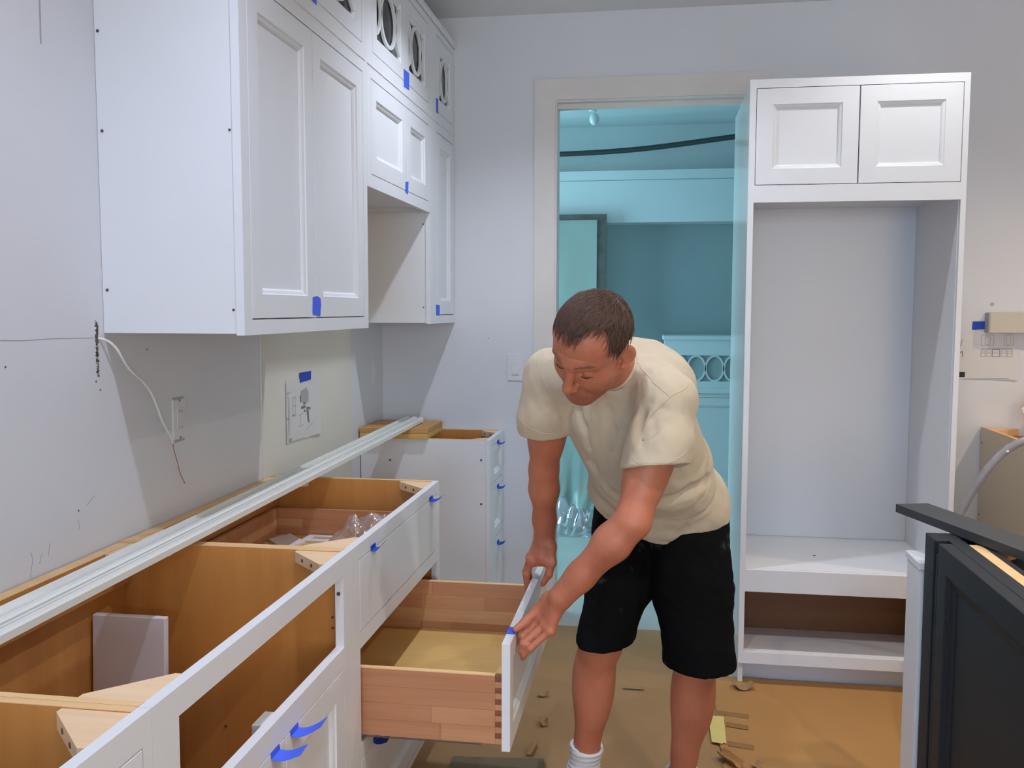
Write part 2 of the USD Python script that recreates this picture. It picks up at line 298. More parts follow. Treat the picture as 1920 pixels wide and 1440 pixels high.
# white sideboard with a band of ovals
t = thing('oval_front_cabinet', 'white sideboard with a band of ovals in the far room', 'cabinet', (.35, FYB-.3, 0))
x0, x1, yf, yb = .06, 1.3, FYB-.42, FYB-.015
part(t, 'body', bx(x0, x1, yf+.02, yb, .02, 1.235), FARW); part(t, 'top', bx(x0-.012, x1+.012, yf-.012, yb, 1.235, 1.262, .004), FARW)
F0 = frame((0, yf, 0), (1, 0, 0), (0, 0, 1))
fp = rect(x0, x1, 0, 1.235).difference(rect(x0+.07, x1-.05, .965, 1.135)).difference(rect(x0+.05, x0+.56, .1, .86)).difference(rect(x0+.6, x1-.05, .1, .86))
part(t, 'face_frame', put(extr(fp, -.02, 0), F0), FARW)
for a, b in ((x0+.05, x0+.56), (x0+.6, x1-.05)):
    d = part(t, 'door', put(ring(b-a-.004, .756, door_prof(.05)), frame((a+.002, yf, .102), (1, 0, 0), (0, 0, 1))), FARW)
    sub(d, 'panel', put(extr(rect(.06, b-a-.064, .06, .7), -.018, -.013), frame((a+.002, yf, .102), (1, 0, 0), (0, 0, 1))), FARW)
part(t, 'ledge', bx(x0, x1, yf-.014, yf-.0002, .885, .915, .004), FARW); part(t, 'dark_panel', bx(x0+.06, x1-.04, yf+.0155, yf+.0195, .955, 1.145), FARG)
op = rect(x0+.07, x1-.05, .965, 1.135)
for k in range(10):
    cx = x0+.09+k*.118; o = sa.scale(sg.Point(cx, 1.05).buffer(1, 28), .0625, .088); q = sa.scale(sg.Point(cx, 1.05).buffer(1, 28), .051, .075)
    o = o.difference(q).intersection(op)
    if o.area > 1e-6: part(t, 'oval_muntin', put(extr(o, -.012, -.003), F0), FARW)

# ------------------------------------------------------------------ wall cabinets on the left
XU = -.917
def uframe(y, z): return frame((XU, y, z), (0, 1, 0), (0, 0, 1))   # local z = +x
def wall_cabinet(name, label, y0, y1, z0, doors, gdoors, zt=2.63, near=True):
    t = thing(name, label, 'wall cabinet', (XW+.17, (y0+y1)/2, z0))
    xb = XU-T; s = .018
    part(t, 'side_panel', bx(XW+.001, xb-.0004, y0+.003, y0+.003+s, z0+.004, zt), WHITE); part(t, 'side_panel', bx(XW+.001, xb-.0004, y1-.001-s, y1-.001, z0+.004, zt), WHITE)
    part(t, 'bottom_panel', bx(XW+.001, xb-.0004, y0+.0032+s, y1-.0012-s, z0+.02, z0+.036), WHITE)
    part(t, 'back_panel', bx(XW+.001, XW+.008, y0+.0032+s, y1-.0012-s, z0+.038, zt-.002), WHITE)
    part(t, 'shelf', bx(XW+.0085, xb-.0006, y0+.0034+s, y1-.0014-s, 2.205, 2.221), WHITE)
    part(t, 'top_panel', bx(XW+.0085, xb-.0006, y0+.0034+s, y1-.0014-s, zt-.018, zt-.002), WHITE)
    fp = rect(y0, y1-.0006, z0, zt)
    for a, b, c, d in doors+gdoors: fp = fp.difference(rect(a-.0022, b+.0022, c-.0025, d+.0025))
    part(t, 'face_frame', put(extr(fp, -T, 0), uframe(0, 0)), WHITE)
    for a, b, c, d in doors: panel_door(t, uframe(a, c), b-a, d-c, .057)
    for a, b, c, d in gdoors: panel_door(t, uframe(a, c), b-a, d-c, .05, 'glass_door', glass=.325)
    part(t, 'crown_moulding', bx(XU+.0004, XU+.012, y0, y1-.0006, zt-.028, zt-.002, .003), WHITE)
    part(t, 'mid_moulding', bx(XU+.0002, XU+.0022, y0+.01, y1-.01, 2.212, 2.215), WHITE)
    return t
Y1, Y2, Y3, Y4 = 1.984, 2.9035, 3.7426, 4.2126
t = wall_cabinet('wall_cabinet', 'nearest white wall cabinet with two tall panel doors', Y1, Y2, 1.372, [(2.028, 2.430, 1.410, 2.172), (2.4345, 2.862, 1.410, 2.172)], [(2.028, 2.430, 2.262, 2.57), (2.4345, 2.862, 2.262, 2.57)])
for y, z in ((1.9865, 2.03), (1.9865, 1.46), (1.9865, 2.25)): pass
for x, z in ((-1.2555, 2.058), (-1.2525, 1.836), (-1.2525, 1.475)): screw(t, (x, Y1+.0028, z), (0, -1, 0), .0036)
for z in (1.83, 1.43): screw(t, (-.944, Y1+.0028, z), (0, -1, 0), .003)
t = wall_cabinet('wall_cabinet', 'raised white wall cabinet over the empty range gap', Y2, Y3, 1.826, [(2.952, 3.384, 1.870, 2.172), (3.3885, 3.758-.035, 1.870, 2.172)], [(2.975, 3.372, 2.262, 2.57), (3.3765, 3.758-.035, 2.262, 2.57)])
part(t, 'nailing_strip', bx(XW+.004, XW+.022, Y2+.021, Y3-.019, 1.800, 1.845), MAPLEX, 'bare wood strip under the raised cabinet')
t = wall_cabinet('wall_cabinet', 'farthest white wall cabinet with one narrow door in the corner', Y3, Y4, 1.372, [(3.868, 4.176, 1.410, 2.172)], [(3.868, 4.176, 2.262, 2.57)])
for z in (1.78, 1.44): screw(t, (-.947, Y3+.0028, z), (0, -1, 0), .003)

# ------------------------------------------------------------------ base cabinets on the left
XB, ZT = -.6885, .876
def bframe(y, z): return frame((XB, y, z), (0, 1, 0), (0, 0, 1))
def triangle(x, y, sx, sy, a, b, z0, z1):
    """A corner brace: right angle at (x, y), legs a along x and b along y, its long face a little proud."""
    p = sg.Polygon([(x, y), (x+sx*a, y), (x+sx*a, y+sy*.012), (x+sx*.012, y+sy*b), (x, y+sy*b)]); return extr(p, z0, z1)
def base_cabinet(label, y0, y1, openings, zback=.874, near=WHITE, xw=XW, brace=.105, far_side=True):
    t = thing('base_cabinet', label, 'base cabinet', ((xw+XB)/2, (y0+y1)/2, 0)); xb = XB-T; s = .016; xa = xw+.004
    part(t, 'side_panel', bx(xa, xb-.0004, y0+.0004, y0+s, .1, ZT-.0004), near); part(t, 'side_panel', bx(xa, xb-.0004, y1-s, y1-.0004, .1, ZT-.0004), MAPLE)
    if near is not MAPLE: part(t, 'side_lining', bx(xa, xb-.0008, y0+s+.0002, y0+s+.003, .118, ZT-.001), MAPLE)
    part(t, 'side_edge', bx(xa, xb-.0004, y0+.0006, y0+s-.0004, ZT-.0003, ZT+.0008), EDGEW); part(t, 'side_edge', bx(xa, xb-.0004, y1-s, y1-.0004, ZT-.0003, ZT+.0008), EDGEW)
    part(t, 'back_panel', bx(xa, xa+.012, y0+s+.0004, y1-s-.0004, .1, zback-.018), MAPLE)
    part(t, 'back_rail', bx(xa+.0124, xa+.03, y0+s+.0036, y1-s-.0004, zback-.09, zback), MAPLE); part(t, 'rail_edge', bx(xa+.0004, xa+.03, y0+s+.0036, y1-s-.0006, zback+.0001, zback+.0012), EDGEW)
    part(t, 'bottom_panel', bx(xa+.0124, xb-.0006, y0+s+.0036, y1-s-.0004, .1, .116), MAPLEX)
    part(t, 'toe_kick', bx(XB-.078, XB-.062, y0+.001, y1-.001, .001, .0995), WHITE)
    fp = rect(y0, y1-.0006, .098, ZT)
    for a, b, c, d in openings: fp = fp.difference(rect(a-.0022, b+.0022, c-.0025, d+.0025))
    part(t, 'face_frame', put(extr(fp, -T, 0), bframe(0, 0)), WHITE)
    for sx, x in ((-1, xb-.0006), (1, xa+.031)):
        for sy, y in ((1, y0+s+.004), (-1, y1-s-.0006)):
            b = part(t, 'corner_brace', triangle(x, y, sx, sy, brace, brace, ZT-.026, ZT-.0015), PALE)
            c = np.array([x+sx*brace*.5, y+sy*brace*.5]); n = np.array([sx, sy])/2**.5; e = np.array([-n[1], n[0]])
            for q in (-.025, .025):
                o = c+n*.0085+e*q
                sub(b, 'screw', disc((o[0], o[1], ZT-.014), (n[0], n[1], 0), .0042, .0012, 10), SCREW)
    return t
B0, B1, B2, B3 = .32, 1.165, 2.03, 2.915
t = base_cabinet('nearest base cabinet cut by the bottom left corner', B0, B1, [(.36, 1.140, .70, .828), (.36, 1.140, .12, .62)], near=MAPLE)
part(t, 'drawer_front', bx(XB-.02, XB, .36, 1.14, .70, .828, .0012), WHITE); panel_door(t, bframe(.36, .12), .78, .5, .055)
t = base_cabinet('open topped sink base cabinet with an empty false front and two doors', B1, B2, [(1.241, 1.970, .668, .829), (1.241, 1.628, .12, .615), (1.632, 1.970, .12, .615)], near=MAPLE)
for a, b in ((1.241, 1.628), (1.632, 1.970)): panel_door(t, bframe(a, .12), b-a, .495, .055)
for x, y, z in ((-.735, 1.79+.2226, .73),): pass
screw(t, (-.7, 1.9718, .79), (0, -1, 0), .0045)
for z in (.72, .695): screw(t, (-.73, B2-.0165, z), (0, -1, 0), .003)
for x, z in ((-1.0, .44), (-.98, .36)): screw(t, (x, B2-.0165, z), (0, -1, 0), .003)
D2 = t2 = base_cabinet('drawer base cabinet with its middle drawer pulled open', B2, B3, [(2.090, 2.882, .662, .836), (2.090, 2.882, .385, .617), (2.090, 2.882, .12, .340)], near=MAPLE)
part(t2, 'drawer_front', bx(XB-.02, XB, 2.090, 2.882, .662, .836, .0012), WHITE)
panel_door(t2, bframe(2.090, .12), .792, .220, .045, 'drawer_front')
# its closed top drawer, seen from above
BX0, BX1 = -1.225, -.712
def boards(t, x0, x1, y0, y1, z0, z1, rows, axis=0, seed=0, name='stave'):
    """A glued-up board of staves, each a piece of its own."""
    r = random.Random(seed); hz = (z1-z0)/rows
    lo, hi = (x0, x1) if axis == 0 else (y0, y1)
    for k in range(rows):
        c = [lo]; 
        n = r.choice([1, 2, 2, 3]); cuts = sorted(lo+(hi-lo)*r.uniform(.15, .85) for _ in range(n-1)); e = [lo]+cuts+[hi]
        for a, b in zip(e, e[1:]):
            m = r.choice(STAVES); q = .0002
            g = bx(a+q, b-q, y0, y1, z0+k*hz+q, z0+(k+1)*hz-q) if axis == 0 else bx(x0, x1, a+q, b-q, z0+k*hz+q, z0+(k+1)*hz-q)
            part(t, name, g, m)
t = thing('drawer', 'closed top drawer box holding scraps in the drawer base', 'drawer', (-.97, 2.48, .68))
boards(t, BX0, BX1, 2.835, 2.85, .685, .785, 3, 0, 3); boards(t, BX0, BX1, 2.112, 2.127, .685, .785, 3, 0, 4); boards(t, BX0, BX0+.015, 2.1275, 2.8345, .685, .785, 3, 1, 5)
part(t, 'bottom', bx(BX0+.016, BX1, 2.1275, 2.8345, .690, .698), BIRCH); part(t, 'front_board', bx(BX1+.0005, BX1+.0025, 2.1275, 2.8345, .686, .784), BIRCH)
def slab(pts, z0, z1): return extr(sg.Polygon(pts), z0, z1)
solo('offcut', slab([(-1.205, 2.745), (-1.165, 2.828), (-1.075, 2.732), (-1.115, 2.650)], .6985, .7045), PINKW, 'square white offcut lying flat in the top drawer', 'offcut')
pl = rect(-1.098, -.985, 2.75, 2.83).difference(rect(-1.075, -1.005, 2.775, 2.805))
solo('cover_plate', extr(pl, .6985, .7035), PINKW, 'white slotted plate beside the offcut in the top drawer', 'plate')
# crumpled clear bag in that drawer
n, m = 44, 44; U, V = np.meshgrid(np.linspace(0, 1, m), np.linspace(0, 1, n)); P = np.stack([U*6, V*6, 0*U], -1)
hgt = (np.sin(np.pi*U)*np.sin(np.pi*V))**.55; rg = np.abs(meshkit.fbm(P*1.0, 4, 21)-.5)*2
Xb = -.985+U*.248+.016*(meshkit.fbm(P, 3, 31)-.5); Yb = 2.50+V*.29+.04*(meshkit.fbm(P, 3, 32)-.5)
Zb = .700+hgt*(.045+.125*U**.7)*(.80+.55*rg)
solo('plastic_bag', (np.stack([Xb, Yb, Zb], -1).reshape(-1, 3), idx(n, m)), FILM, 'crumpled clear plastic bag stuffed in the top drawer', 'plastic bag', smooth=True)

# the drawer being pulled out
t = thing('drawer', 'wooden drawer with white panel front held by the man', 'drawer', (-.5, 2.46, .38))
XF = -.347
ys0, ys1, xb0 = 2.104, 2.812, -.905
boards(t, xb0, XF-.0165, ys0, ys0+.016, .400, .566, 4, 0, 11)
boards(t, xb0, XF-.0165, ys1-.016, ys1, .405, .575, 4, 0, 12)
boards(t, xb0, xb0+.016, ys0+.0165, ys1-.0165, .402, .566, 4, 1, 13)
part(t, 'side_edge', bx(xb0, XF-.017, ys0+.0004, ys0+.0156, .5662, .5685), EDGEW); part(t, 'side_edge', bx(xb0, XF-.017, ys1-.0156, ys1-.0004, .5752, .5775), EDGEW)
part(t, 'front_board', bx(XF-.0162, XF-.0004, ys0+.0165, ys1-.0165, .402, .568), BIRCH)
part(t, 'bottom', bx(xb0+.0165, XF-.0166, ys0+.0165, ys1-.0165, .418, .425), BIRCH)
for k in range(6):
    z = .400+k*.0277; part(t, 'corner_pin', bx(XF-.0164, XF-.0006, ys0-.0003, ys0+.0162, z, min(z+.0138, .566)), STAVES[1])
    if k < 5 or True: part(t, 'dovetail', bx(XF-.0164, XF-.0006, ys0-.0005, ys0+.0162, z+.0140, min(z+.0275, .5662)), ENDG)
fw, fh = .762, .262
panel_door(t, frame((XF+.0205, 2.098, .386), (0, 1, 0), (0, 0, 1)), fw, fh, .05, 'drawer_front')
for y in (ys0-.001, ys1+.001):
    part(t, 'runner', bx(xb0-.02, XF-.05, y-.0045*(1 if y < 2.4 else -1), y-.0005*(1 if y < 2.4 else -1), .398, .4), SCREW)

# the base cabinet in the corner
B4, B5 = 3.862, 4.2095
t4 = base_cabinet('narrow corner base cabinet with a stack of three drawers', B4, B5, [(3.93, 4.178, .680, .842), (3.93, 4.178, .425, .640), (3.93, 4.178, .12, .385)], brace=.075)
for z0, z1 in ((.680, .842), (.425, .640), (.12, .385)): panel_door(t4, bframe(3.93, z0), .248, z1-z0, .03 if z0 > .6 else .045, 'drawer_front')
for x, z in ((-1.13, .78), (-.728, .79), (-.728, .60)): screw(t4, (x, B4, z), (0, -1, 0), .0045)
t = thing('wood_board', 'thick particle board offcut lying on the corner base cabinet', 'board', (-1.1, 3.98, ZT))
part(t, 'board', bx(-1.258, -.958, 3.836, 4.125, .9015, .9235, .0015), PLY); part(t, 'board', bx(-1.258, -.958, 3.836, 4.125, .8775, .9005, .0015), PLYE)
# leaning white board inside the sink base
c = bx(-.0875, .0875, -.009, .009, 0, .630, .002)
solo('white_panel', put(c, trimesh.transformations.rotation_matrix(math.radians(-3), (1, 0, 0)) @ np.eye(4)).apply_translation((-1.143, 1.862, .1175)) if False else put(put(c, trimesh.transformations.rotation_matrix(math.radians(-2.5), (1, 0, 0))), trimesh.transformations.translation_matrix((-1.155, 1.852, .1175))), PINKW, 'pale pinkish white panel standing inside the sink base', 'panel')
solo('support_block', bx(-.735, -.7095, 1.582, 1.642, .62, .659, .002), WHITE, 'small white block behind the sink base lower rail', 'block')
# long white mouldings laid across the cabinets
def strip(x0, y0, z0, x1, y1, z1, prof, m, label):
    a, b = np.array([x0, y0, z0]), np.array([x1, y1, z1]); d = b-a; L = np.linalg.norm(d); d /= L
    u = np.cross(d, [0, 0, 1.0]); u /= np.linalg.norm(u); v = np.cross(u, d)
    mm = np.eye(4); mm[:3, 0], mm[:3, 1], mm[:3, 2], mm[:3, 3] = u, v, np.cross(u, v), a
    e = extr(sg.Polygon(prof), 0, L) if np.cross(u, v)@d > 0 else extr(sg.Polygon(prof), -L, 0)
    solo('moulding_strip', put(e, mm), m, label, 'moulding', group='white mouldings across the base cabinets')
P1 = [(0, 0), (.019, 0), (.019, .008), (.016, .012), (.010, .0125), (.008, .017), (.003, .018), (0, .015)]
P2 = [(0, 0), (.0185, 0), (.0185, .014), (.0155, .018), (.003, .018), (0, .014)]
P3 = [(0, 0), (.013, 0), (.013, .007), (.010, .0075), (.009, .014), (.003, .014), (0, .011)]
mo = 'white moulding strip, %s of the bundle laid across the base cabinets'
for k, (xa, xb_, pr_, w_, dy) in enumerate(((-1.152, -1.118, P1, 'outermost by the wall', 0), (-1.1305, -1.0965, P3, 'second from the wall', .02), (-1.1145, -1.0805, P2, 'middle one', -.03), (-1.0905, -1.0600, P3, 'second from the room side', .01), (-1.0715, -1.0435, P2, 'nearest the room side', -.06))):
    strip(xa, .9, ZT+.0022, xb_, 4.10+dy, .9246+(4.10+dy-3.84)*.0155+.0006, pr_, WHITE2, mo % w_)

# ------------------------------------------------------------------ tall cabinet
XT0, XT1, YT, YTB, ZTT = .329, 1.082, 3.537, 4.2095, 2.265
t = thing('tall_cabinet', 'tall white open cabinet with two small doors on top', 'tall cabinet', (.705, 3.87, 0))
def tframe(x, z): return frame((x, YT, z), (1, 0, 0), (0, 0, 1))   # local z = -y
part(t, 'side_panel', bx(XT0+.002, XT0+.02, YT+T+.0004, YTB, .002, ZTT-.002), GLOSSW); part(t, 'side_panel', bx(XT1-.02, XT1-.002, YT+T+.0004, YTB, .002, ZTT-.002), WHITE)
xi0, xi1 = XT0+.0204, XT1-.0204
part(t, 'back_panel', bx(xi0, xi1, 4.095, 4.110, .455, 1.885), WHITE); part(t, 'back_panel', bx(xi0+.0025, xi1-.0025, 3.822, 3.83, .1355, .43), SHADED_WOOD, 'wood back of the low compartment with its shade painted in as brown')
part(t, 'side_lining', bx(xi1-.002, xi1-.0002, YT+T+.001, 3.8215, .137, .43), MAPLEX); part(t, 'side_lining', bx(xi0+.0002, xi0+.002, YT+T+.001, 3.8215, .137, .43), MAPLEX)
part(t, 'shelf_underside', bx(xi0+.0025, xi1-.0025, YT+T+.001, 3.8215, .4305, .4325), MAPLEX)
part(t, 'seat_shelf', bx(xi0, xi1, YT+T+.0006, 4.0945, .433, .4545), WHITE); part(t, 'upper_shelf', bx(xi0, xi1, YT+T+.0006, 4.0945, 1.858, 1.876), WHITE)
part(t, 'bottom_panel', bx(xi0, xi1, YT+T+.0006, 4.0845, .112, .1345), WHITE); part(t, 'top_panel', bx(xi0, xi1, YT+T+.0006, YTB, ZTT-.02, ZTT-.002), WHITE)
part(t, 'toe_kick', bx(xi0, xi1, YT+.075, YT+.09, .001, .1115), WHITE)
fp = rect(XT0, XT1, .09, ZTT)
for a, b, c, d in ((.3535, .7105, 1.888, 2.232), (.7145, 1.0605, 1.888, 2.232), (.351, 1.062, .4555, 1.822), (.351, 1.062, .136, .367)): fp = fp.difference(rect(a-.002, b+.002, c-.0022, d+.0022))
part(t, 'face_frame', put(extr(fp, -T, 0), tframe(0, 0)), WHITE)
for a, b in ((.3535, .7105), (.7145, 1.0605)): panel_door(t, tframe(a, 1.888), b-a, .344, .057)
screw(t, (.64, 3.78, .4545), (0, 0, 1), .005); screw(t, (.93, 3.8215, .40), (0, -1, 0), .004)

# ------------------------------------------------------------------ blue tape tabs
def flat_tape(name, poly, fr, label, m=None, t=.0006, off=.0004):
    solo(name, put(extr(sg.Polygon(poly), off, off+t), fr), m or TAPE, label, 'tape')
UF = uframe(0, 0)
flat_tape('tape_tab', [(2.405, 1.418), (2.462, 1.412), (2.470, 1.446), (2.466, 1.462), (2.440, 1.468), (2.408, 1.464)], UF, 'blue tape tab at the foot of the two tall wall cabinet doors')
flat_tape('tape_tab', [(3.362, 1.862), (3.398, 1.858), (3.405, 1.905), (3.365, 1.9)], UF, 'blue tape tab under the doors over the range gap')
flat_tape('tape_tab', [(3.838, 1.407), (3.905, 1.405), (3.905, 1.450), (3.838, 1.452)], UF, 'blue tape tab at the foot of the narrow corner wall door')
flat_tape('tape_tab', [(3.352, 2.240), (3.425, 2.243), (3.425, 2.305), (3.352, 2.303)], UF, 'blue tape tab on the glass doors above the range gap')
flat_tape('tape_tab', [(3.858, 2.252), (3.892, 2.252), (3.892, 2.312), (3.858, 2.312)], UF, 'blue tape tab on the corner glass door')
flat_tape('tape_tab', [(2.425, 2.252), (2.468, 2.25), (2.47, 2.275), (2.427, 2.275)], UF, 'blue tape tab at the top edge of the picture on the nearest glass doors')
def curl_tab(y, z, w, out, up, label, m=None, skew=0.0, x=None):
    """A stuck foot on the face, then a strip curling out into the room and up."""
    x = XB if x is None else x
    n = 9; s = np.linspace(0, 1, n); cx = x+.0008+out*s**1.3; cz = z+.012*np.maximum(0, 0)-.006*np.sin(np.pi*s)+up*s**2
    pts0 = [(x+.0007, z+.012)] + list(zip(cx, cz)); V, F = [], []
    for i, (a, b) in enumerate(pts0):
        k = i/len(pts0)
        for q, e in ((y-w/2+skew*k, 0), (y+w/2+skew*k, .004*k)): V += [(a, q, b+e), (a-.0004, q, b+e-.0005)]
    for i in range(len(pts0)-1):
        p = 4*i; F += [[p, p+2, p+6], [p, p+6, p+4], [p+1, p+5, p+7], [p+1, p+7, p+3], [p, p+4, p+5], [p, p+5, p+1], [p+2, p+3, p+7], [p+2, p+7, p+6]]
    solo('tape_tab', tm(V, F), m or TAPE, label, 'tape')
curl_tab(1.672, .605, .040, .052, .012, 'curled blue tape tab on the far door of the sink base', skew=.03)
curl_tab(1.580, .605, .040, .050, .004, 'curled blue tape tab on the near door of the sink base', skew=.02)
curl_tab(2.195, .836, .040, .022, .012, 'blue tape tab at the near end of the closed top drawer', TAPED, skew=.03)
curl_tab(2.800, .836, .044, .030, .006, 'blue tape tab at the far end of the closed top drawer', TAPED, skew=.03)
curl_tab(2.20, .342, .040, .03, -.004, 'blue tape tab under the pulled out drawer', TAPED, skew=.02)
for z, w in ((.838, 'top'), (.638, 'middle'), (.383, 'bottom')): curl_tab(4.06, z, .050, .028, .0, 'small blue tape tab on the %s drawer of the corner base cabinet' % w, TAPED, skew=.02)
# tape folded over the edge of the pulled out drawer
solo('tape_tab', bx(XF-.0006, XF+.0215, 2.165, 2.215, .6484, .6490), TAPE, 'blue tape folded over the pulled drawer edge by the hand', 'tape')

# ------------------------------------------------------------------ things on the walls
def plan_sheet(name, label, fr, w, h, lines, curl=0.01, seed=0):
    t = thing(name, label, 'paper', tuple(fr[:3, 3]))
    n = 14; X, Z = np.meshgrid(np.linspace(0, w, n), np.linspace(0, h, n)); Y = .0012+curl*(np.clip((X/w-.35), 0, 1)**2)*(1-Z/h)**2
    part(t, 'sheet', put(tm(np.stack([X, Z, Y], -1).reshape(-1, 3), np.vstack([idx(n, n)[:, [0, 1, 2]], idx(n, n)[:, [0, 2, 3]]])), fr), PAPER, smooth=True)
    for pts, wd, m in lines:
        p = sg.LineString(pts).buffer(wd/2, cap_style=2) if len(pts) == 2 or wd else sg.Polygon(pts)
        g = extr(p, 0, .0002); v = g.vertices; v[:, 2] += .0016+curl*(np.clip((v[:, 0]/w-.35), 0, 1)**2)*(1-v[:, 1]/h)**2
        part(t, 'drawing', put(g, fr), m)
    return t
def box_lines(x0, y0, x1, y1, wd, m): return [([(x0, y0), (x1, y0), (x1, y1), (x0, y1), (x0, y0)], wd, m)]
L = [([(.003, 0), (.003, .213)], .004, INK2), ([(.02, .02), (.02, .18)], .0025, INK2), ([(.03, .03), (.03, .165)], .002, INK2), ([(.062, .09), (.062, .16)], .0025, INK2), ([(.085, .09), (.085, .155)], .002, INK2), ([(.06, .128), (.09, .128)], .002, INK2), ([(.06, .158), (.09, .158)], .003, INK2)]
L += [([(.012, .178), (.04, .178)], .003, INK2), ([(.005, .088), (.03, .088)], .005, INK2), ([(.055, .095), (.08, .095)], .006, INK2), ([(.02, .012), (.05, .012)], .012, INK2)]
L += [([(.135, .135), (.21, .128), (.215, .165), (.195, .185), (.137, .175)], 0, INK2), ([(.135, .135), (.135, .16)], .009, BLACKM), ([(.14, .115), (.18, .115)], .010, INK), ([(.16, .128), (.185, .128)], .009, INK), ([(.165, .100), (.18, .100)], .008, INK), ([(.19, .11), (.23, .104)], .009, INK),
      ([(.19, .105), (.2, .06), (.215, .05), (.21, .1)], 0, INK), ([(.115, .09), (.16, .094)], .002, INK2), ([(.13, .05), (.13, .09)], .002, INK2), ([(.11, .048), (.16, .052)], .002, INK2), ([(.02, .0035), (.16, .004)], .002, INK2), ([(.19, .03), (.25, .05)], .002, INK2)]
plan_sheet('kitchen_plan', 'printed cabinet plan taped on the wall in the range gap', frame((XW+.0038, 3.038, .962), (0, 1, 0), (0, 0, 1)), .325, .222, L, .02)
flat_tape('tape_strip', [(3.168, 1.168), (3.276, 1.172), (3.28, 1.204), (3.165, 1.204)], frame((XW+.005, 0, 0), (0, 1, 0), (0, 0, 1)), 'blue tape strip holding the plan in the range gap', TAPED)
L = box_lines(.085, .145, .135, .19, .002, INK2)+box_lines(.1, .15, .12, .185, .002, INK2)+box_lines(.175, .145, .212, .195, .002, INK2)+box_lines(.185, .15, .2, .19, .0015, INK2)
for k, (a, b) in enumerate(((.085, .102), (.108, .125), (.13, .16), (.166, .186), (.19, .21))): L += box_lines(a, .098, b, .128, .0025, INK2 if k != 2 else INK)+[([(a, .113), (b, .113)], .003, INK2), ([(a, .121), (b, .121)], .002, INK2)]
L += [([(.085, .13), (.21, .133)], .0025, INK2), ([(.0, .115), (.012, .118), (.012, .095)], .0035, INK), ([(.002, .02), (.024, .02)], .022, BLACKM), ([(.002, .14), (.008, .17)], .005, INK2), ([(.02, .002), (.2, .006)], .0025, INK2)]
plan_sheet('elevation_drawing', 'printed cabinet elevations taped on the beige wall at right', frame((1.288, YB-.0008, 1.138), (1, 0, 0), (0, 0, 1)), .235, .205, L, .012)
flat_tape('tape_strip', [(1.334, 1.350), (1.386, 1.352), (1.386, 1.386), (1.335, 1.385)], frame((0, YB-.001, 0), (1, 0, 0), (0, 0, 1)), 'blue tape strip above the elevations on the right wall', TAPED)
t = thing('wall_shelf', 'beige box rail fixed on the wall at the right edge', 'rail', (1.7, YB-.03, 1.335))
part(t, 'box', bx(1.388, 2.3, YB-.052, YB-.0006, 1.337, 1.424, .002), SIDEW); part(t, 'shadow_strip', bx(1.3835, 1.3878, YB-.050, YB-.0006, 1.339, 1.422), INK2)  # grey strip at the left end stands in for the rail's shadow
part(wb2, 'patch', disc((1.41, YB-.0006, 1.458), (0, -1, 0), .008, .0006, 12), INK2); part(wb, 'screw', disc((-.76, YB-.0006, 1.30), (0, -1, 0), .004, .001, 10), INK2)
def wall_plate(name, label, cat, fr, w, h, rocker=True, slots=False):
    t = thing(name, label, cat, tuple(fr[:3, 3]))
    part(t, 'plate', put(extr(rect(-w/2, w/2, -h/2, h/2), .0003, .005), fr), PLATE)
    part(t, 'insert', put(extr(rect(-w*.24, w*.24, -h*.29, h*.29), .0052, .0075), fr), PLATE)
    if rocker: part(t, 'rocker', put(extr(rect(-w*.2, w*.2, -h*.25, h*.25), .0076, .0095), fr), PLATE)
    if slots:
        for z in (-.022, .022):
            for y in (-.0065, .0065): part(t, 'slot', put(extr(rect(y-.0012, y+.0012, z-.004, z+.004), .0075, .0079), fr), INK)
        for z in (-.05, .05): part(t, 'screw', put(extr(sg.Point(0, z).buffer(.0035, 6), .005, .0062), fr), INK)
        for z in (-h/2-.006, h/2+.004): part(t, 'bracket', put(extr(rect(-w*.42, w*.42, z-.002, z+.002), .0003, .0022), fr), INK2)
wall_plate('outlet', 'white wall outlet under the nearest wall cabinet', 'outlet', frame((XW, 2.315, 1.137), (0, 1, 0), (0, 0, 1)), .066, .106, False, True)
wall_plate('outlet', 'blank white outlet plate in the back corner of the left wall', 'outlet', frame((XW, 4.085, 1.150), (0, 1, 0), (0, 0, 1)), .07, .115, False)
wall_plate('light_switch', 'white rocker switch on the back wall left of the doorway', 'switch', frame((-.633, YB, 1.166), (1, 0, 0), (0, 0, 1)), .074, .118)
t = thing('cable', 'loose white cable hanging out of the wall under the cabinet', 'cable', (XW+.02, 2.1, 1.2))
cp = [(-1.268, 1.960, 1.362), (-1.248, 2.0, 1.352), (-1.235, 2.055, 1.297), (-1.238, 2.118, 1.257), (-1.240, 2.167, 1.216), (-1.243, 2.217, 1.142), (-1.247, 2.252, 1.103), (-1.250, 2.272, 1.079)]
cp = [(x, y-.028*(x+1.265)/.03, z+.002) for x, y, z in cp]
part(t, 'sheath', tube(spline(cp, 60), .0032, 8), CABLE, smooth=True)
part(t, 'bare_wire', tube(spline([cp[-1], (-1.254, 2.272, 1.05), (-1.256, 2.29, 1.02), (-1.258, 2.300, 1.0), (-1.259, 2.318, .975), (-1.260, 2.332, .958)], 40), .0011, 6), COPPER, 'thin bare wire end', smooth=True)

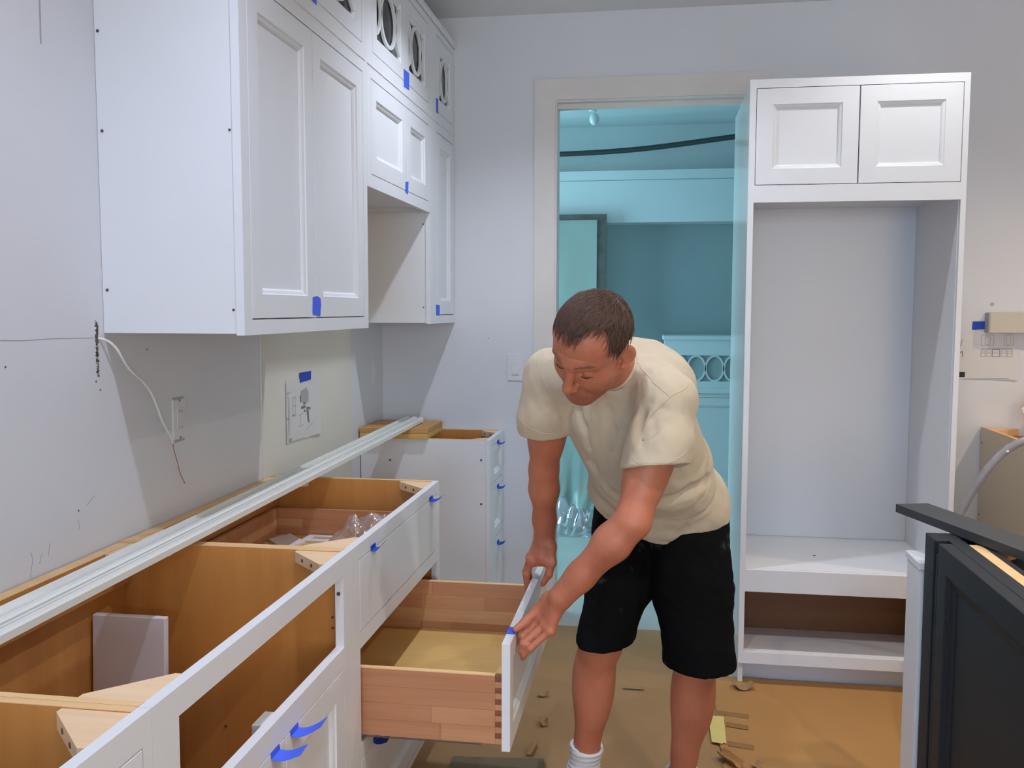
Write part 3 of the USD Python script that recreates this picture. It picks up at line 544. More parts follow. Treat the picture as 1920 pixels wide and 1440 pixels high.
# ------------------------------------------------------------------ dark island cabinet at the right
XI, YI0, YI1 = .65, .75, 2.325
t = thing('island_cabinet', 'charcoal island cabinet with a recessed panel and open top', 'island cabinet', (.95, 1.55, 0))
IF = frame((XI, YI1, 0), (0, -1, 0), (0, 0, 1))                    # local z = -x
part(t, 'corner_post', bx(XI, XI+.064, YI1-.072, YI1, .002, .899, .002), DARKW)
part(t, 'scribe_moulding', put(extr(sg.Polygon([(.0725, .002), (.10, .002), (.10, .870), (.0725, .870)]), -.03, -.009), IF), DARKW)
part(t, 'bead', put(extr(rect(.0795, .0925, .003, .868), -.0088, -.003), IF), DARKW)
d = part(t, 'end_panel', put(ring(YI1-.104-YI0, .878, [(0, -.03), (0, -.0012), (.0012, 0), (.058, 0), (.061, -.005), (.066, -.005), (.068, -.0085), (.084, -.0125), (.085, -.018), (.085, -.03)]), frame((XI, YI1-.104, .02), (0, -1, 0), (0, 0, 1))), DARKW)
sub(d, 'panel', put(extr(rect(.08, YI1-.104-YI0-.08, .08, .80), -.029, -.017), frame((XI, YI1-.104, .02), (0, -1, 0), (0, 0, 1))), DARKW)
part(t, 'top_rail', bx(XI+.0305, XI+.064, YI0, YI1-.0725, .6, .8985), DARKW)
part(t, 'wood_strip', bx(XI+.0645, XI+.094, YI0, YI1-.098, .55, .896), EDGEW, 'bare wood edge along the island top')
part(t, 'inner_edge', bx(XI+.0945, XI+.106, YI0, YI1-.074, .1, .898), DARKW)
part(t, 'far_panel', bx(XI+.0645, 1.35, YI1-.018, YI1, .002, .898), DARKW); part(t, 'right_panel', bx(1.332, 1.35, YI0, YI1-.0185, .002, .898), DARKW)
part(t, 'near_panel', bx(XI+.0645, 1.3315, YI0-.019, YI0-.0005, .002, .898), DARKW); part(t, 'bottom_panel', bx(XI+.107, 1.3315, YI0, YI1-.0185, .1, .118), DARKW)
part(t, 'corner_brace', triangle(XI+.107, YI1-.019, 1, -1, .11, .11, .86, .89), MAPLEX)
part(t, 'base', bx(XI+.07, 1.33, YI0, YI1-.019, .002, .099), DARKW)
d0 = np.array([.30, -.954]); d0 /= np.linalg.norm(d0); q0 = np.array([.7205, 2.572]); e0 = np.array([-d0[1], d0[0]])*-1
pl = [q0, q0+e0*.090, q0+e0*.090+d0*1.9, q0+d0*1.9]
solo('plank', bx(-.045, .045, -1.9, 0, 0, .0205, .0015) if False else extr(sg.Polygon([tuple(p) for p in pl]), .9006, .9215), DARKB, 'dark grey plank lying across the open island top', 'plank')
t = thing('end_column', 'narrow white end column behind the dark island', 'panel', (.67, 2.41, 0))
part(t, 'column', bx(.644, .76, 2.337, 2.452, .001, .802, .001), WHITE); part(t, 'cap', bx(.640, .762, 2.333, 2.456, .8025, .822, .002), WHITE)
# open base cabinet against the right wall
t = thing('side_cabinet', 'open white cabinet box, painted beige for the warm light, at the right edge behind the cable', 'cabinet', (1.7, 3.7, 0))
part(t, 'end_panel', bx(1.384, 1.402, 3.2, YB-.008, .1, .934), SIDEW); part(t, 'back_panel', bx(1.4024, 2.2, YB-.022, YB-.008, .1, .90), MAPLEX); part(t, 'inner_lining', bx(1.4023, 1.4053, 3.2, YB-.0225, .1, .932), MAPLE)
part(t, 'top_edge', bx(1.3842, 1.4018, 3.2, YB-.009, .9342, .9356), EDGEW); part(t, 'bottom_panel', bx(1.4055, 2.2, 3.2, YB-.0225, .1, .116), MAPLEX); part(t, 'far_panel', bx(2.2005, 2.218, 3.2, YB-.008, .1, .934), SIDEW)
part(t, 'corner_brace', triangle(1.4056, YB-.023, 1, -1, .12, .09, .905, .932), EDGEW, 'orange pine corner brace'); part(t, 'toe_kick', bx(1.39, 2.21, 3.28, 3.3, .001, .0995), SIDEW)
part(t, 'front_rail', bx(1.4056, 2.2, 3.2, 3.22, .84, .934), SIDEW)
for z in (.87, .56): screw(t, (1.384, YB-.03, z), (-1, 0, 0), .004)
t = thing('slotted_bracket', 'white slotted bracket leaning on the side cabinet at the picture edge', 'bracket', (1.52, 4.05, .93))
BR = frame((1.525, 4.05, .942), (1, 0, .9), (-.25, .6, 1))
part(t, 'plate', put(extr(rect(0, .25, 0, .10), 0, .006), BR), PLATE)
for k in range(5): part(t, 'slot', put(extr(rect(.02+k*.045, .045+k*.045, .025, .075), .006, .0066), BR), INK)
t = thing('conduit', 'grey flexible conduit arching up behind the dark plank', 'cable', (.9, 2.9, 0))
part(t, 'hose', tube(spline([(.79, 2.74, .012), (.815, 2.78, .22), (.865, 2.88, .55), (.940, 3.0, .812), (.990, 3.0, .914), (1.048, 3.0, .994), (1.108, 3.0, 1.036), (1.19, 3.0, 1.045), (1.30, 2.99, 1.00), (1.40, 2.98, .88), (1.46, 2.97, .70), (1.49, 2.96, .40), (1.50, 2.95, .013)], 90), .0125, 14), CONDUIT, smooth=True)
part(t, 'clip', disc((1.062, 2.988, 1.006), (-.3, -.9, .2), .004, .003, 8), PLATE)

# ------------------------------------------------------------------ floor coverings
def floor_sheet(x0, x1, y0, y1, z, m, label, seed, amp=.006):
    n = int((x1-x0)/.022)+2; k = int((y1-y0)/.022)+2
    X, Y = np.meshgrid(np.linspace(x0, x1, n), np.linspace(y0, y1, k)); P = np.stack([X*4, Y*4, 0*X], -1)
    X = X+.012*(meshkit.fbm(P*3+9, 3, seed+3)-.5)*(np.abs(X-x0) < .01)*2
    w = np.abs(meshkit.fbm(P, 4, seed)-.5)*2; Z = z+amp*w
    solo('floor_paper', (np.stack([X, Y, Z], -1).reshape(-1, 3), idx(k, n)), m, label, 'floor paper', smooth=True)
floor_sheet(-.745, .30, .3, 4.10, .0012, KRAFT, 'brown protective floor paper under the man', 3)
floor_sheet(.235, 1.9, .3, 3.600, .0075, KRAFT2, 'tan protective floor paper in front of the tall cabinet', 13, .004)
def scrap(x, y, w, h, rot, m, label, cat, name, curl=.02, z=.012, seed=1):
    n = 8; U, V = np.meshgrid(np.linspace(-.5, .5, n), np.linspace(-.5, .5, n)); P = np.stack([U*3, V*3, 0*U], -1)
    w, h = w*.8, h*.8
    X, Y = U*w*(1+.5*(meshkit.fbm(P+seed, 3, seed)-.5)), V*h*(1+.6*(meshkit.fbm(P+seed, 3, seed+5)-.5)); Z = z-.004+.6*curl*(np.abs(U)*2)**2+.004*meshkit.fbm(P, 3, seed)
    c, s = math.cos(rot), math.sin(rot)
    solo(name, (np.stack([x+c*X-s*Y, y+s*X+c*Y, Z], -1).reshape(-1, 3), idx(n, n)), m, label, cat, smooth=True)
scrap(-.392, 3.315, .05, .03, .3, KRAFT, 'small torn paper flap beyond the drawer front on the floor', 'paper scrap', 'paper_scrap', .02, .010, 2)
scrap(-.362, 3.085, .035, .06, .2, KRAFT2, 'torn orange brown paper curl right of the drawer front', 'paper scrap', 'paper_scrap', .025, .010, 3)
scrap(-.375, 2.885, .03, .09, -.1, KRAFT, 'long paper shred nearest the drawer front bottom corner', 'paper scrap', 'paper_scrap', .02, .010, 4)
scrap(-.06, 3.43, .10, .02, 0, KRAFT, 'thin paper shred lying between the man\'s legs', 'paper scrap', 'paper_scrap', .012, .010, 5)
scrap(.345, 3.49, .09, .07, .2, KRAFT, 'curled paper corner at the foot of the tall cabinet', 'paper scrap', 'paper_scrap', .03, .014, 6)
scrap(.25, 2.90, .05, .12, .6, KRAFT2, 'torn brown paper by the man\'s left foot', 'paper scrap', 'paper_scrap', .03, .014, 7)
scrap(.33, 2.87, .05, .03, .9, KRAFT, 'small torn paper piece at the bottom edge by the tan paper', 'paper scrap', 'paper_scrap', .02, .014, 8)
solo('masking_tape', extr(sg.Polygon([(.203, 3.225), (.256, 3.224), (.250, 3.016), (.243, 3.022), (.235, 3.014), (.203, 3.024)]), .0115, .0122), MASK, 'yellow masking tape patch on the floor paper seam', 'tape')
for k, (y, x0, x1, a) in enumerate(((3.255, .236, .345, 'farthest'), (3.165, .26, .335, 'middle'), (3.02, .255, .338, 'nearest'))):
    solo('packing_tape', extr(sg.Polygon([(x0, y+.022), (x1, y+.004), (x1-.003, y-.03), (x0, y-.012)]), .0098, .0104), PTAPE, 'brown packing tape strip beside the masking tape, %s of three' % a, 'tape')
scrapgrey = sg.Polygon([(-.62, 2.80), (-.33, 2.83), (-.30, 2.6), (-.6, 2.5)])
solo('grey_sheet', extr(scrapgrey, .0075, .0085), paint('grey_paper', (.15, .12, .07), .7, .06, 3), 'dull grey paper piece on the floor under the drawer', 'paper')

# ------------------------------------------------------------------ implicit bodies: smooth unions of tapered limbs, meshed by surface nets
A_ = lambda *v: np.array(v, np.float32)
def unit(v): v = np.asarray(v, float); return v/np.linalg.norm(v)
def cone(a, b, ra, rb, k=.02, op='u'): return dict(t='c', a=A_(*a), b=A_(*b), ra=ra, rb=rb, k=k, op=op)
def ell(c, r, R=None, k=.02, op='u'): return dict(t='e', c=A_(*c), r=A_(*r), R=None if R is None else np.asarray(R, np.float32), k=k, op=op)
def half(p, n, k=.006, op='s'): return dict(t='h', p=A_(*p), n=unit(n).astype(np.float32), k=k, op=op)
def chain(pts, rs, k=.012, op='u'): return [cone(pts[i], pts[i+1], rs[i], rs[i+1], k, op) for i in range(len(pts)-1)]
def pd(q, p):
    """Distance of the points P (..., 3) to one primitive."""
    if q['t'] == 'c':
        ab = q['b']-q['a']; L2 = float(ab@ab)+1e-12; w = p-q['a']; t = np.clip((w@ab)/L2, 0, 1)
        return np.sqrt(((w-t[..., None]*ab)**2).sum(-1))-(q['ra']+(q['rb']-q['ra'])*t)
    if q['t'] == 'e':
        w = p-q['c']
        if q['R'] is not None: w = w@q['R']
        k0 = np.sqrt(((w/q['r'])**2).sum(-1)); k1 = np.sqrt(((w/q['r']**2)**2).sum(-1))+1e-9
        return k0*(k0-1)/k1
    if q['t'] == 'h': return (p-q['p'])@q['n']
    if q['t'] == 'g':                                              # a group, e.g. "inner body near the hem"
        d = None
        for s in q['parts']: x = pd(s, p); d = x if d is None else (np.minimum(d, x) if s.get('j', 'u') == 'u' else np.maximum(d, x))
        return d
def blend(d, x, q):
    k = q['k']
    if q['op'] == 'u': h = np.maximum(k-np.abs(d-x), 0)/k; return np.minimum(d, x)-h*h*k*.25
    if q['op'] == 's': x = -x
    h = np.maximum(k-np.abs(d-x), 0)/k; return np.maximum(d, x)+h*h*k*.25
def field(prims, p):
    d = np.full(p.shape[:-1], 1e3, np.float32)
    for q in prims: d = blend(d, pd(q, p), q)
    return d
def mesh_of(prims, h, smooth=2, disp=None):
    lo, hi = np.full(3, 1e9), np.full(3, -1e9)
    for q in prims:
        if q['op'] != 'u': continue
        for c, r in (((q['a'], q['ra']), (q['b'], q['rb'])) if q['t'] == 'c' else ((q['c'], float(max(q['r']))),)): lo, hi = np.minimum(lo, c-r), np.maximum(hi, c+r)
    lo -= .03; hi += .03; N = 8; B = N*h; nb = np.ceil((hi-lo)/B).astype(int)
    ids = np.stack(np.meshgrid(*[np.arange(x) for x in nb], indexing='ij'), -1).reshape(-1, 3)
    hd = B*math.sqrt(3)/2; cen = (lo+(ids+.5)*B).astype(np.float32); dc = field(prims, cen); keep = np.abs(dc) < hd*1.45+.004
    ids, cen, dc = ids[keep], cen[keep], dc[keep]
    g = np.stack(np.meshgrid(*[np.arange(N+1)]*3, indexing='ij'), -1).reshape(-1, 3)*h
    P = ((lo+ids*B)[:, None]+g[None]).astype(np.float32); D = np.full(P.shape[:2], 1e3, np.float32)
    for q in prims:
        s = np.ones(len(cen), bool) if q['t'] in 'hg' else (pd(q, cen) < 2.2*hd+q['k']+.01)
        if s.any(): D[s] = blend(D[s], pd(q, P[s]), q)
    D = D.reshape(-1, N+1, N+1, N+1); D = np.where(D == 0, 1e-7, D)
    dims = nb*N+2; key = lambda c: (c[..., 0].astype(np.int64)*dims[1]+c[..., 1])*dims[2]+c[..., 2]
    # one vertex per crossed cell
    offs = np.array(list(np.ndindex(2, 2, 2))); C = [D[:, o[0]:o[0]+N, o[1]:o[1]+N, o[2]:o[2]+N] for o in offs]
    neg = sum((c < 0).astype(np.int8) for c in C); bi, ci, cj, ck = np.nonzero((neg > 0) & (neg < 8))
    val = np.stack([c[bi, ci, cj, ck] for c in C], 1); cell = ids[bi]*N+np.stack([ci, cj, ck], 1)
    acc = np.zeros((len(bi), 3)); cnt = np.zeros(len(bi))
    for i in range(8):
        for j in range(i+1, 8):
            if np.abs(offs[i]-offs[j]).sum() != 1: continue
            a, b = val[:, i], val[:, j]; m = (a < 0) != (b < 0); t = np.where(m, a/(a-b+1e-20), 0)
            acc += np.where(m[:, None], offs[i]+t[:, None]*(offs[j]-offs[i]), 0); cnt += m
    V = lo+(cell+acc/cnt[:, None])*h
    kk = key(cell); order = np.argsort(kk); ks = kk[order]
    F = []
    for ax in range(3):
        u, v = (ax+1) % 3, (ax+2) % 3; sl = [slice(0, N)]*3; s2 = list(sl); s2[ax] = slice(1, N+1)
        a, b = D[(slice(None), *sl)], D[(slice(None), *s2)]; bi, i, j, k = np.nonzero((a < 0) != (b < 0)); c = ids[bi]*N+np.stack([i, j, k], 1); fl = a[bi, i, j, k] < 0
        q = []; ok = np.ones(len(c), bool)
        for du, dv in ((0, 0), (-1, 0), (-1, -1), (0, -1)):
            e = c.copy(); e[:, u] += du; e[:, v] += dv; x = key(e); at = np.minimum(np.searchsorted(ks, x), len(ks)-1); ok &= ks[at] == x; q.append(order[at])
        q = np.stack(q, 1); q[~fl] = q[~fl][:, ::-1]; F.append(q[ok])
    Q = np.vstack(F); F = np.vstack([Q[:, [0, 1, 2]], Q[:, [0, 2, 3]]])
    import scipy.sparse as sp
    E = np.vstack([Q[:, [0, 1]], Q[:, [1, 2]], Q[:, [2, 3]], Q[:, [3, 0]]]); E = np.vstack([E, E[:, ::-1]])
    W = sp.coo_matrix((np.ones(len(E)), (E[:, 0], E[:, 1])), shape=(len(V), len(V))).tocsr(); W.data[:] = 1; W = sp.diags(1/np.maximum(np.asarray(W.sum(1)).ravel(), 1))@W
    for s in range(smooth): V = V+.5*(W@V-V); V = V-.52*(W@V-V)*(1 if s < smooth-1 else .0)
    if disp is not None:
        n = trimesh.Trimesh(V, F, process=False).vertex_normals; V = V+n*disp(V, n)[:, None]
        V = V+.5*(W@V-V)
    return V, F

# ------------------------------------------------------------------ the man
hipL, hipR = A_(.095, 2.64, .835), A_(-.052, 2.72, .825); kneeL, kneeR = A_(.120, 2.47, .515), A_(-.136, 2.50, .522)
ankL, ankR = A_(.088, 2.54, .10), A_(-.188, 2.57, .10)
shL, elL, wrL = A_(.030, 2.235, 1.212), A_(-.046, 2.165, .938), A_(-.214, 2.19, .742)
shR, elR, wrR = A_(-.268, 2.425, 1.250), A_(-.303, 2.555, .985), A_(-.309, 2.638, .775)
neck = A_(-.086, 2.34, 1.265); pel = (hipL+hipR)/2+A_(.01, .02, .03)
Sd = unit(neck-pel); Ld = unit(shL-shR); Ld = unit(Ld-Sd*(Ld@Sd)); Fd = np.cross(Ld, Sd); Fd = Fd if Fd[1] < 0 else -Fd
TR = np.stack([Ld, Fd, Sd], 1)
def tq(u, f, s): return pel+Ld*u+Fd*f+Sd*s                           # torso coordinates: left, forward, up the spine from the pelvis
TL = float(np.linalg.norm(neck-pel))
HY, HP, HR, HC, HS = .6754, .7254, -.4593, A_(-.1406, 2.142, 1.3599), 1.078
hf = np.array([-math.sin(HY)*math.cos(HP), -math.cos(HY)*math.cos(HP), -math.sin(HP)]); hl = np.array([math.cos(HY), -math.sin(HY), 0]); hu = np.cross(hf, hl)
hl, hu = math.cos(HR)*hl+math.sin(HR)*hu, -math.sin(HR)*hl+math.cos(HR)*hu
HM = np.stack([hl, hf, hu], 1)
def hq(x, y, z): return HC+HS*(HM@np.array([x, y, z]))
def he(c, r, k=.02, op='u', rx=0.0, rz=0.0):
    R = HM@trimesh.transformations.euler_matrix(rx, 0, rz)[:3, :3]; return ell(hq(*c), np.array(r)*HS, R, k*HS, op)
def hc(a, b, ra, rb, k=.01, op='u'): return cone(hq(*a), hq(*b), ra*HS, rb*HS, k*HS, op)
head = [he((0, -.006, .028), (.0735, .0835, .0755)), he((0, .030, .034), (.063, .064, .062), .03), he((0, .028, -.030), (.0565, .062, .072), .03), he((0, .030, -.068), (.047, .056, .043), .03), he((0, .071, -.101), (.022, .021, .018), .03),
        hc((.043, .000, -.066), (.014, .070, -.102), .021, .015, .03), hc((-.043, .000, -.066), (-.014, .070, -.102), .021, .015, .03)]
for s in (1, -1):
    head += [he((s*.040, .053, -.036), (.020, .021, .022), .035), hc((s*.010, .0900, .018), (s*.044, .069, .019), .0085, .007, .016),            # cheek, brow
             he((s*.033, .0905, -.001), (.017, .013, .0115), .010, 's'), he((s*.033, .073, -.002), (.0145, .0145, .0115), .004), hc((s*.020, .0835, -.0125), (s*.046, .0745, -.009), .0035, .003, .005),
             he((s*.0775, -.012, -.014), (.0065, .0195, .031), .004, 'u', -.22, s*.50), he((s*.0845, -.006, -.012), (.0080, .0105, .0185), .003, 's', -.22, s*.50), hc((s*.072, .004, -.044), (s*.072, -.004, -.036), .0065, .0065, .006)]
head += [hc((0, .0915, .006), (0, .109, -.036), .0075, .0105, .010), he((0, .1125, -.042), (.0115, .0105, .0095), .008), he((.0115, .101, -.045), (.0085, .0095, .0075), .006), he((-.0115, .101, -.045), (.0085, .0095, .0075), .006),
         he((.007, .1055, -.0525), (.0032, .004, .003), .003, 's'), he((-.007, .1055, -.0525), (.0032, .004, .003), .003, 's'),
         he((0, .083, -.072), (.026, .013, .017), .014), hc((.021, .0835, -.0745), (-.021, .0835, -.0745), .0045, .0045, .008), hc((.017, .0835, -.0855), (-.017, .0835, -.0855), .0052, .0052, .008)]
mouth = [(-.026, .0790, -.0830), (-.013, .0905, -.0800), (0, .0945, -.0792), (.013, .0905, -.0800), (.026, .0790, -.0830)]
head += [hc(mouth[i], mouth[i+1], .0021, .0021, .003, 's') for i in range(4)]
head += [hc((s*.018, .100, -.040), (s*.033, .083, -.072), .0006, .0008, .010, 's') for s in (1, -1)]                                              # nasolabial folds
for z, w in ((.043, .030), (.052, .034), (.062, .028)): head += [hc((-w, .0855, z), (0, .0945, z+.002), .0004, .0004, .009, 's'), hc((0, .0945, z+.002), (w, .0855, z), .0004, .0004, .009, 's')]
def hand(w, mcp, fing, thumb, fa):
    """Wrist, four knuckles, finger chains (three joints beyond each knuckle) and a thumb chain; every finger its own tapering chain."""
    o = []
    for i, m in enumerate(mcp):
        o += [cone(w+(m-w)*.06, m, .0185, .0125 if i < 3 else .0112, .014)]
    for i in range(3): o += [cone(mcp[i], mcp[i+1], .0115, .0110, .008)]
    r = [(.0112, .0102, .0090, .0078), (.0115, .0104, .0092, .0079), (.0110, .0098, .0088, .0076), (.0098, .0088, .0078, .0068)]
    for m, f, q in zip(mcp, fing, r): o += chain([m, *f], q, .0032); o += [ell(f[0], (q[1]*1.12,)*3, None, .004), ell(m, (q[0]*1.18,)*3, None, .008)]
    o += chain(thumb, (.0175, .0125, .0108, .0082), .007); o += [cone(thumb[0], (w+mcp[0])/2, .017, .015, .014), cone(w, w-fa*.05, .0235, .027, .02)]
    return o
LM = [A_(-.281, 2.230, .684), A_(-.268, 2.212, .679), A_(-.255, 2.195, .668), A_(-.242, 2.181, .656)]
LF = [[A_(-.313, 2.216, .656), A_(-.3135, 2.224, .632), A_(-.304, 2.236, .620)], [A_(-.313, 2.198, .637), A_(-.3135, 2.207, .613), A_(-.304, 2.219, .601)], [A_(-.306, 2.182, .622), A_(-.3135, 2.189, .598), A_(-.307, 2.202, .585)], [A_(-.288, 2.172, .614), A_(-.304, 2.178, .595), A_(-.309, 2.190, .581)]]
LT = [A_(-.248, 2.214, .724), A_(-.280, 2.210, .694), A_(-.304, 2.194, .671), A_(-.325, 2.177, .6575)]
RM = [A_(-.347, 2.622, .706), A_(-.351, 2.645, .709), A_(-.352, 2.668, .706), A_(-.349, 2.690, .700)]
RF = [[m+A_(-.014, .002, -.043), m+A_(-.0135, .006, -.067), m+A_(-.0115, .008, -.087)] for m in RM]
RF[3] = [RM[3]+A_(-.015, .002, -.034), RM[3]+A_(-.0135, .004, -.054), RM[3]+A_(-.008, .006, -.070)]
RT = [A_(-.292, 2.622, .750), A_(-.286, 2.616, .704), A_(-.294, 2.614, .670), A_(-.3115, 2.615, .640)]
def arm(s, e, w, q):
    d1 = unit(e-s)
    return [cone(s, s+(e-s)*.45, .058, .049, .03), cone(s+(e-s)*.45, e, .048, .0385, .03), ell(s+(e-s)*.60, (.047, .047, .08), frame((0, 0, 0), np.cross(d1, [0, 1, .1]), np.cross(d1, np.cross(d1, [0, 1, .1])))[:3, :3], .03),
            cone(e, e+(w-e)*.28, .0385*q, .0425*q, .03), cone(e+(w-e)*.28, e+(w-e)*.72, .0425*q, .0345*q, .03), cone(e+(w-e)*.72, w, .0345*q, .0275, .02)]
def leg(h, k, a, out):
    d = unit(a-k); back = A_(0, 1, 0)
    return [cone(h, k, .086, .055, .05), cone(k, a, .049, .033, .03), ell(k+(a-k)*.30+back*.018+A_(out*.008, 0, 0), (.056, .058, .125), None, .04), ell(k+A_(0, -.012, .0), (.046, .050, .062), None, .03), cone(k+(a-k)*.1+A_(0, -.018, 0), k+(a-k)*.75+A_(0, -.008, 0), .030, .022, .03),
            cone(a, a+A_(-.015, -.13, -.055), .038, .030, .03), cone(a+A_(.003, .045, -.055), a+A_(-.012, -.12, -.062), .034, .030, .03)]
torso = [ell(tq(0, .0, .02), (.145, .105, .13), TR, .05), ell(tq(0, .0, .20), (.135, .095, .17), TR, .06), ell(tq(0, -.005, .39), (.152, .105, .15), TR, .06), ell(tq(0, -.04, .49), (.13, .075, .07), TR, .05), cone(shL, tq(.05, -.025, TL-.04), .046, .044, .05), cone(shR, tq(-.05, -.025, TL-.04), .046, .044, .05)]
neckp = [cone(tq(0, -.016, TL-.05), hq(0, -.030, -.055), .054, .053, .03), hc((0, .02, -.09), (0, -.02, -.12), .040, .045, .03)]
body = head+neckp+torso+arm(shL, elL, wrL, .97)+arm(shR, elR, wrR, .90)+hand(wrL, LM, LF, LT, unit(wrL-elL))+hand(wrR, RM, RF, RT, unit(wrR-elR))+[cone(RM[0]+A_(.012, 0, -.004), RT[1], .013, .012, .01), cone(wrR, (RM[0]+RT[1])/2+A_(0, 0, .014), .022, .017, .012), cone(wrR, (RM[2]+RT[1])/2+A_(0, 0, .014), .022, .017, .012)]+leg(hipL, kneeL, ankL, 1)+leg(hipR, kneeR, ankR, -1)
def skin_disp(V, n):
    return .0010*(meshkit.fbm(V*38, 3, 5)-.5)
man = thing('person', 'man in a cream t-shirt and black shorts bending over the pulled out drawer', 'person', (-.03, 2.55, 0))

def skin_nodes():
    c = np.array(lin((194, 121, 92)))
    n = {'t': ('texture_coordinate', {}), 'n': ('noise_texture', {'scale': 9, 'detail': 5, 'roughness': .6}), 'r': ('rgb_ramp', {'ramp': [(.3, tuple(c*(.86, .76, .72))), (.55, tuple(c)), (.75, tuple(np.minimum(c*(1.10, 1.06, 1.04), 1)))]}),
         'n2': ('noise_texture', {'scale': 160, 'detail': 3}), 'b': ('bump', {'strength': .22, 'distance': .0015}),
         'd': ('vector_math', {'math_type': 'distance', 'vector2': tuple(hq(0, .066, -.090)-LOC[man])}), 'mr': ('map_range', {'range_type': 'smoothstep', 'from_min': .040*HS, 'from_max': .066*HS, 'to_min': 1.0, 'to_max': 0.0, 'clamp': True}), 'mx': ('mix', {'mix_type': 'multiply', 'color2': (.74, .76, .80)}),
         'p': ('principled_bsdf', {'roughness': .46, 'specular_ior_level': .42, 'subsurface_weight': .12, 'subsurface_scale': .006, 'subsurface_radius': (1, .35, .2)})}
    return n, [('t.object', 'n.vector'), ('n.fac', 'r.fac'), ('t.object', 'd.vector1'), ('d.value', 'mr.value'), ('mr.result', 'mx.fac'), ('r.color', 'mx.color1'), ('mx.color', 'p.base_color'), ('t.object', 'n2.vector'), ('n2.fac', 'b.height'), ('b.normal', 'p.normal')]
SKIN = mat('skin', *skin_nodes())
SHIRTM = paint('cream_cotton', lin((200, 184, 158)), .9, .03, 6, .25, 700, .15, sheen_weight=.15)
SEAM = paint('cream_seam', lin((200, 182, 156)), .9, .03, 6, .2, 700, .1)
SHORTM = mat('black_cotton', {'t': ('texture_coordinate', {}), 'n': ('noise_texture', {'scale': 11, 'detail': 4, 'roughness': .65}), 'r': ('rgb_ramp', {'ramp': [(.0, (.0034, .0034, .004)), (.64, (.0040, .0040, .0046)), (.70, (.022, .022, .023)), (.78, (.06, .06, .06))]}),
    'b': ('noise_texture', {'scale': 500, 'detail': 2}), 'u': ('bump', {'strength': .3, 'distance': .002}), 'p': ('principled_bsdf', {'roughness': .9, 'specular_ior_level': .08})},
    [('t.object', 'n.vector'), ('n.fac', 'r.fac'), ('r.color', 'p.base_color'), ('t.object', 'b.vector'), ('b.fac', 'u.height'), ('u.normal', 'p.normal')])
DUST = paint('plaster_dust', (.11, .11, .11), .9, .3, 60)
SOCKM = paint('white_sock', (.72, .72, .74), .95, .03, 30, .3, 300, .1)
SHOEM = paint('grey_shoe', (.05, .05, .055), .7)
HAIRM = mat('brown_hair', {'p': ('principled_bsdf', {'base_color': lin((88, 62, 48)), 'roughness': .42, 'specular_ior_level': .45})}, [])
HAIRC = mat('brown_scalp', {'p': ('principled_bsdf', {'base_color': lin((64, 45, 36)), 'roughness': .6, 'specular_ior_level': .3})}, [])
BROWM = mat('brow_hair', {'p': ('principled_bsdf', {'base_color': lin((140, 92, 70)), 'roughness': .6})}, [])
LASH = mat('dark_lash', {'p': ('principled_bsdf', {'base_color': lin((44, 26, 20)), 'roughness': .6})}, [])
LIPM = mat('lips', {'p': ('principled_bsdf', {'base_color': lin((160, 86, 74)), 'roughness': .5})}, [])
bodypart = part(man, 'body', mesh_of(body, .0027, 2, skin_disp), SKIN, smooth=True)

# t-shirt
slL, slR = A_(.016, 2.205, 1.120), A_(-.296, 2.462, 1.150)
slLe, slRe = A_(.006, 2.192, 1.062), A_(-.298, 2.478, 1.108)
hemp, hemn = A_(-.033, 2.50, .800), A_(.21, -.55, .80)
shirt = [ell(tq(.012, .0, .03), (.190, .155, .17), TR, .05), ell(tq(-.030, .062, .07), (.172, .125, .13), TR, .05), ell(tq(.012, .018, .22), (.180, .148, .19), TR, .06), ell(tq(-.005, .012, .38), (.182, .138, .17), TR, .06), ell(tq(0, -.050, .495), (.165, .112, .105), TR, .05),
         cone(shL+A_(-.005, 0, .012), tq(.045, -.015, TL-.012), .064, .062, .05), cone(shR+A_(.005, 0, .012), tq(-.045, -.015, TL-.012), .066, .062, .05),
         cone(shL+A_(0, 0, .003), slL, .069, .075, .03), cone(slL, slLe+unit(slLe-slL)*.08, .079, .087, .02), cone(shR+A_(0, 0, .003), slR, .068, .068, .03), cone(slR, slRe+unit(slRe-slR)*.05, .068, .068, .02),
         cone(tq(0, 0, TL-.05), tq(0, .012, TL+.008), .082, .066, .03)]
for p, n0, axis in ((slLe, unit(unit(slLe-slL)+A_(.24, 0, 0)), slL), (slRe, unit(slRe-slR), slR)):
    r = .118 if axis is slL else .088
    shirt += [dict(t='g', op='s', k=.004, parts=[cone(p-n0*.02, p+n0*.10, r, r), dict(half(p, -n0), j='i')]), cone(p-unit(p-axis)*.035, p+unit(p-axis)*.03, (.064 if axis is slL else .058), (.068 if axis is slL else .060), .004, 's')]
shirt += [half(hemp, hemn, .004), cone(tq(0, -.014, TL-.028), hq(0, -.025, -.07), .051, .062, .006, 's')]
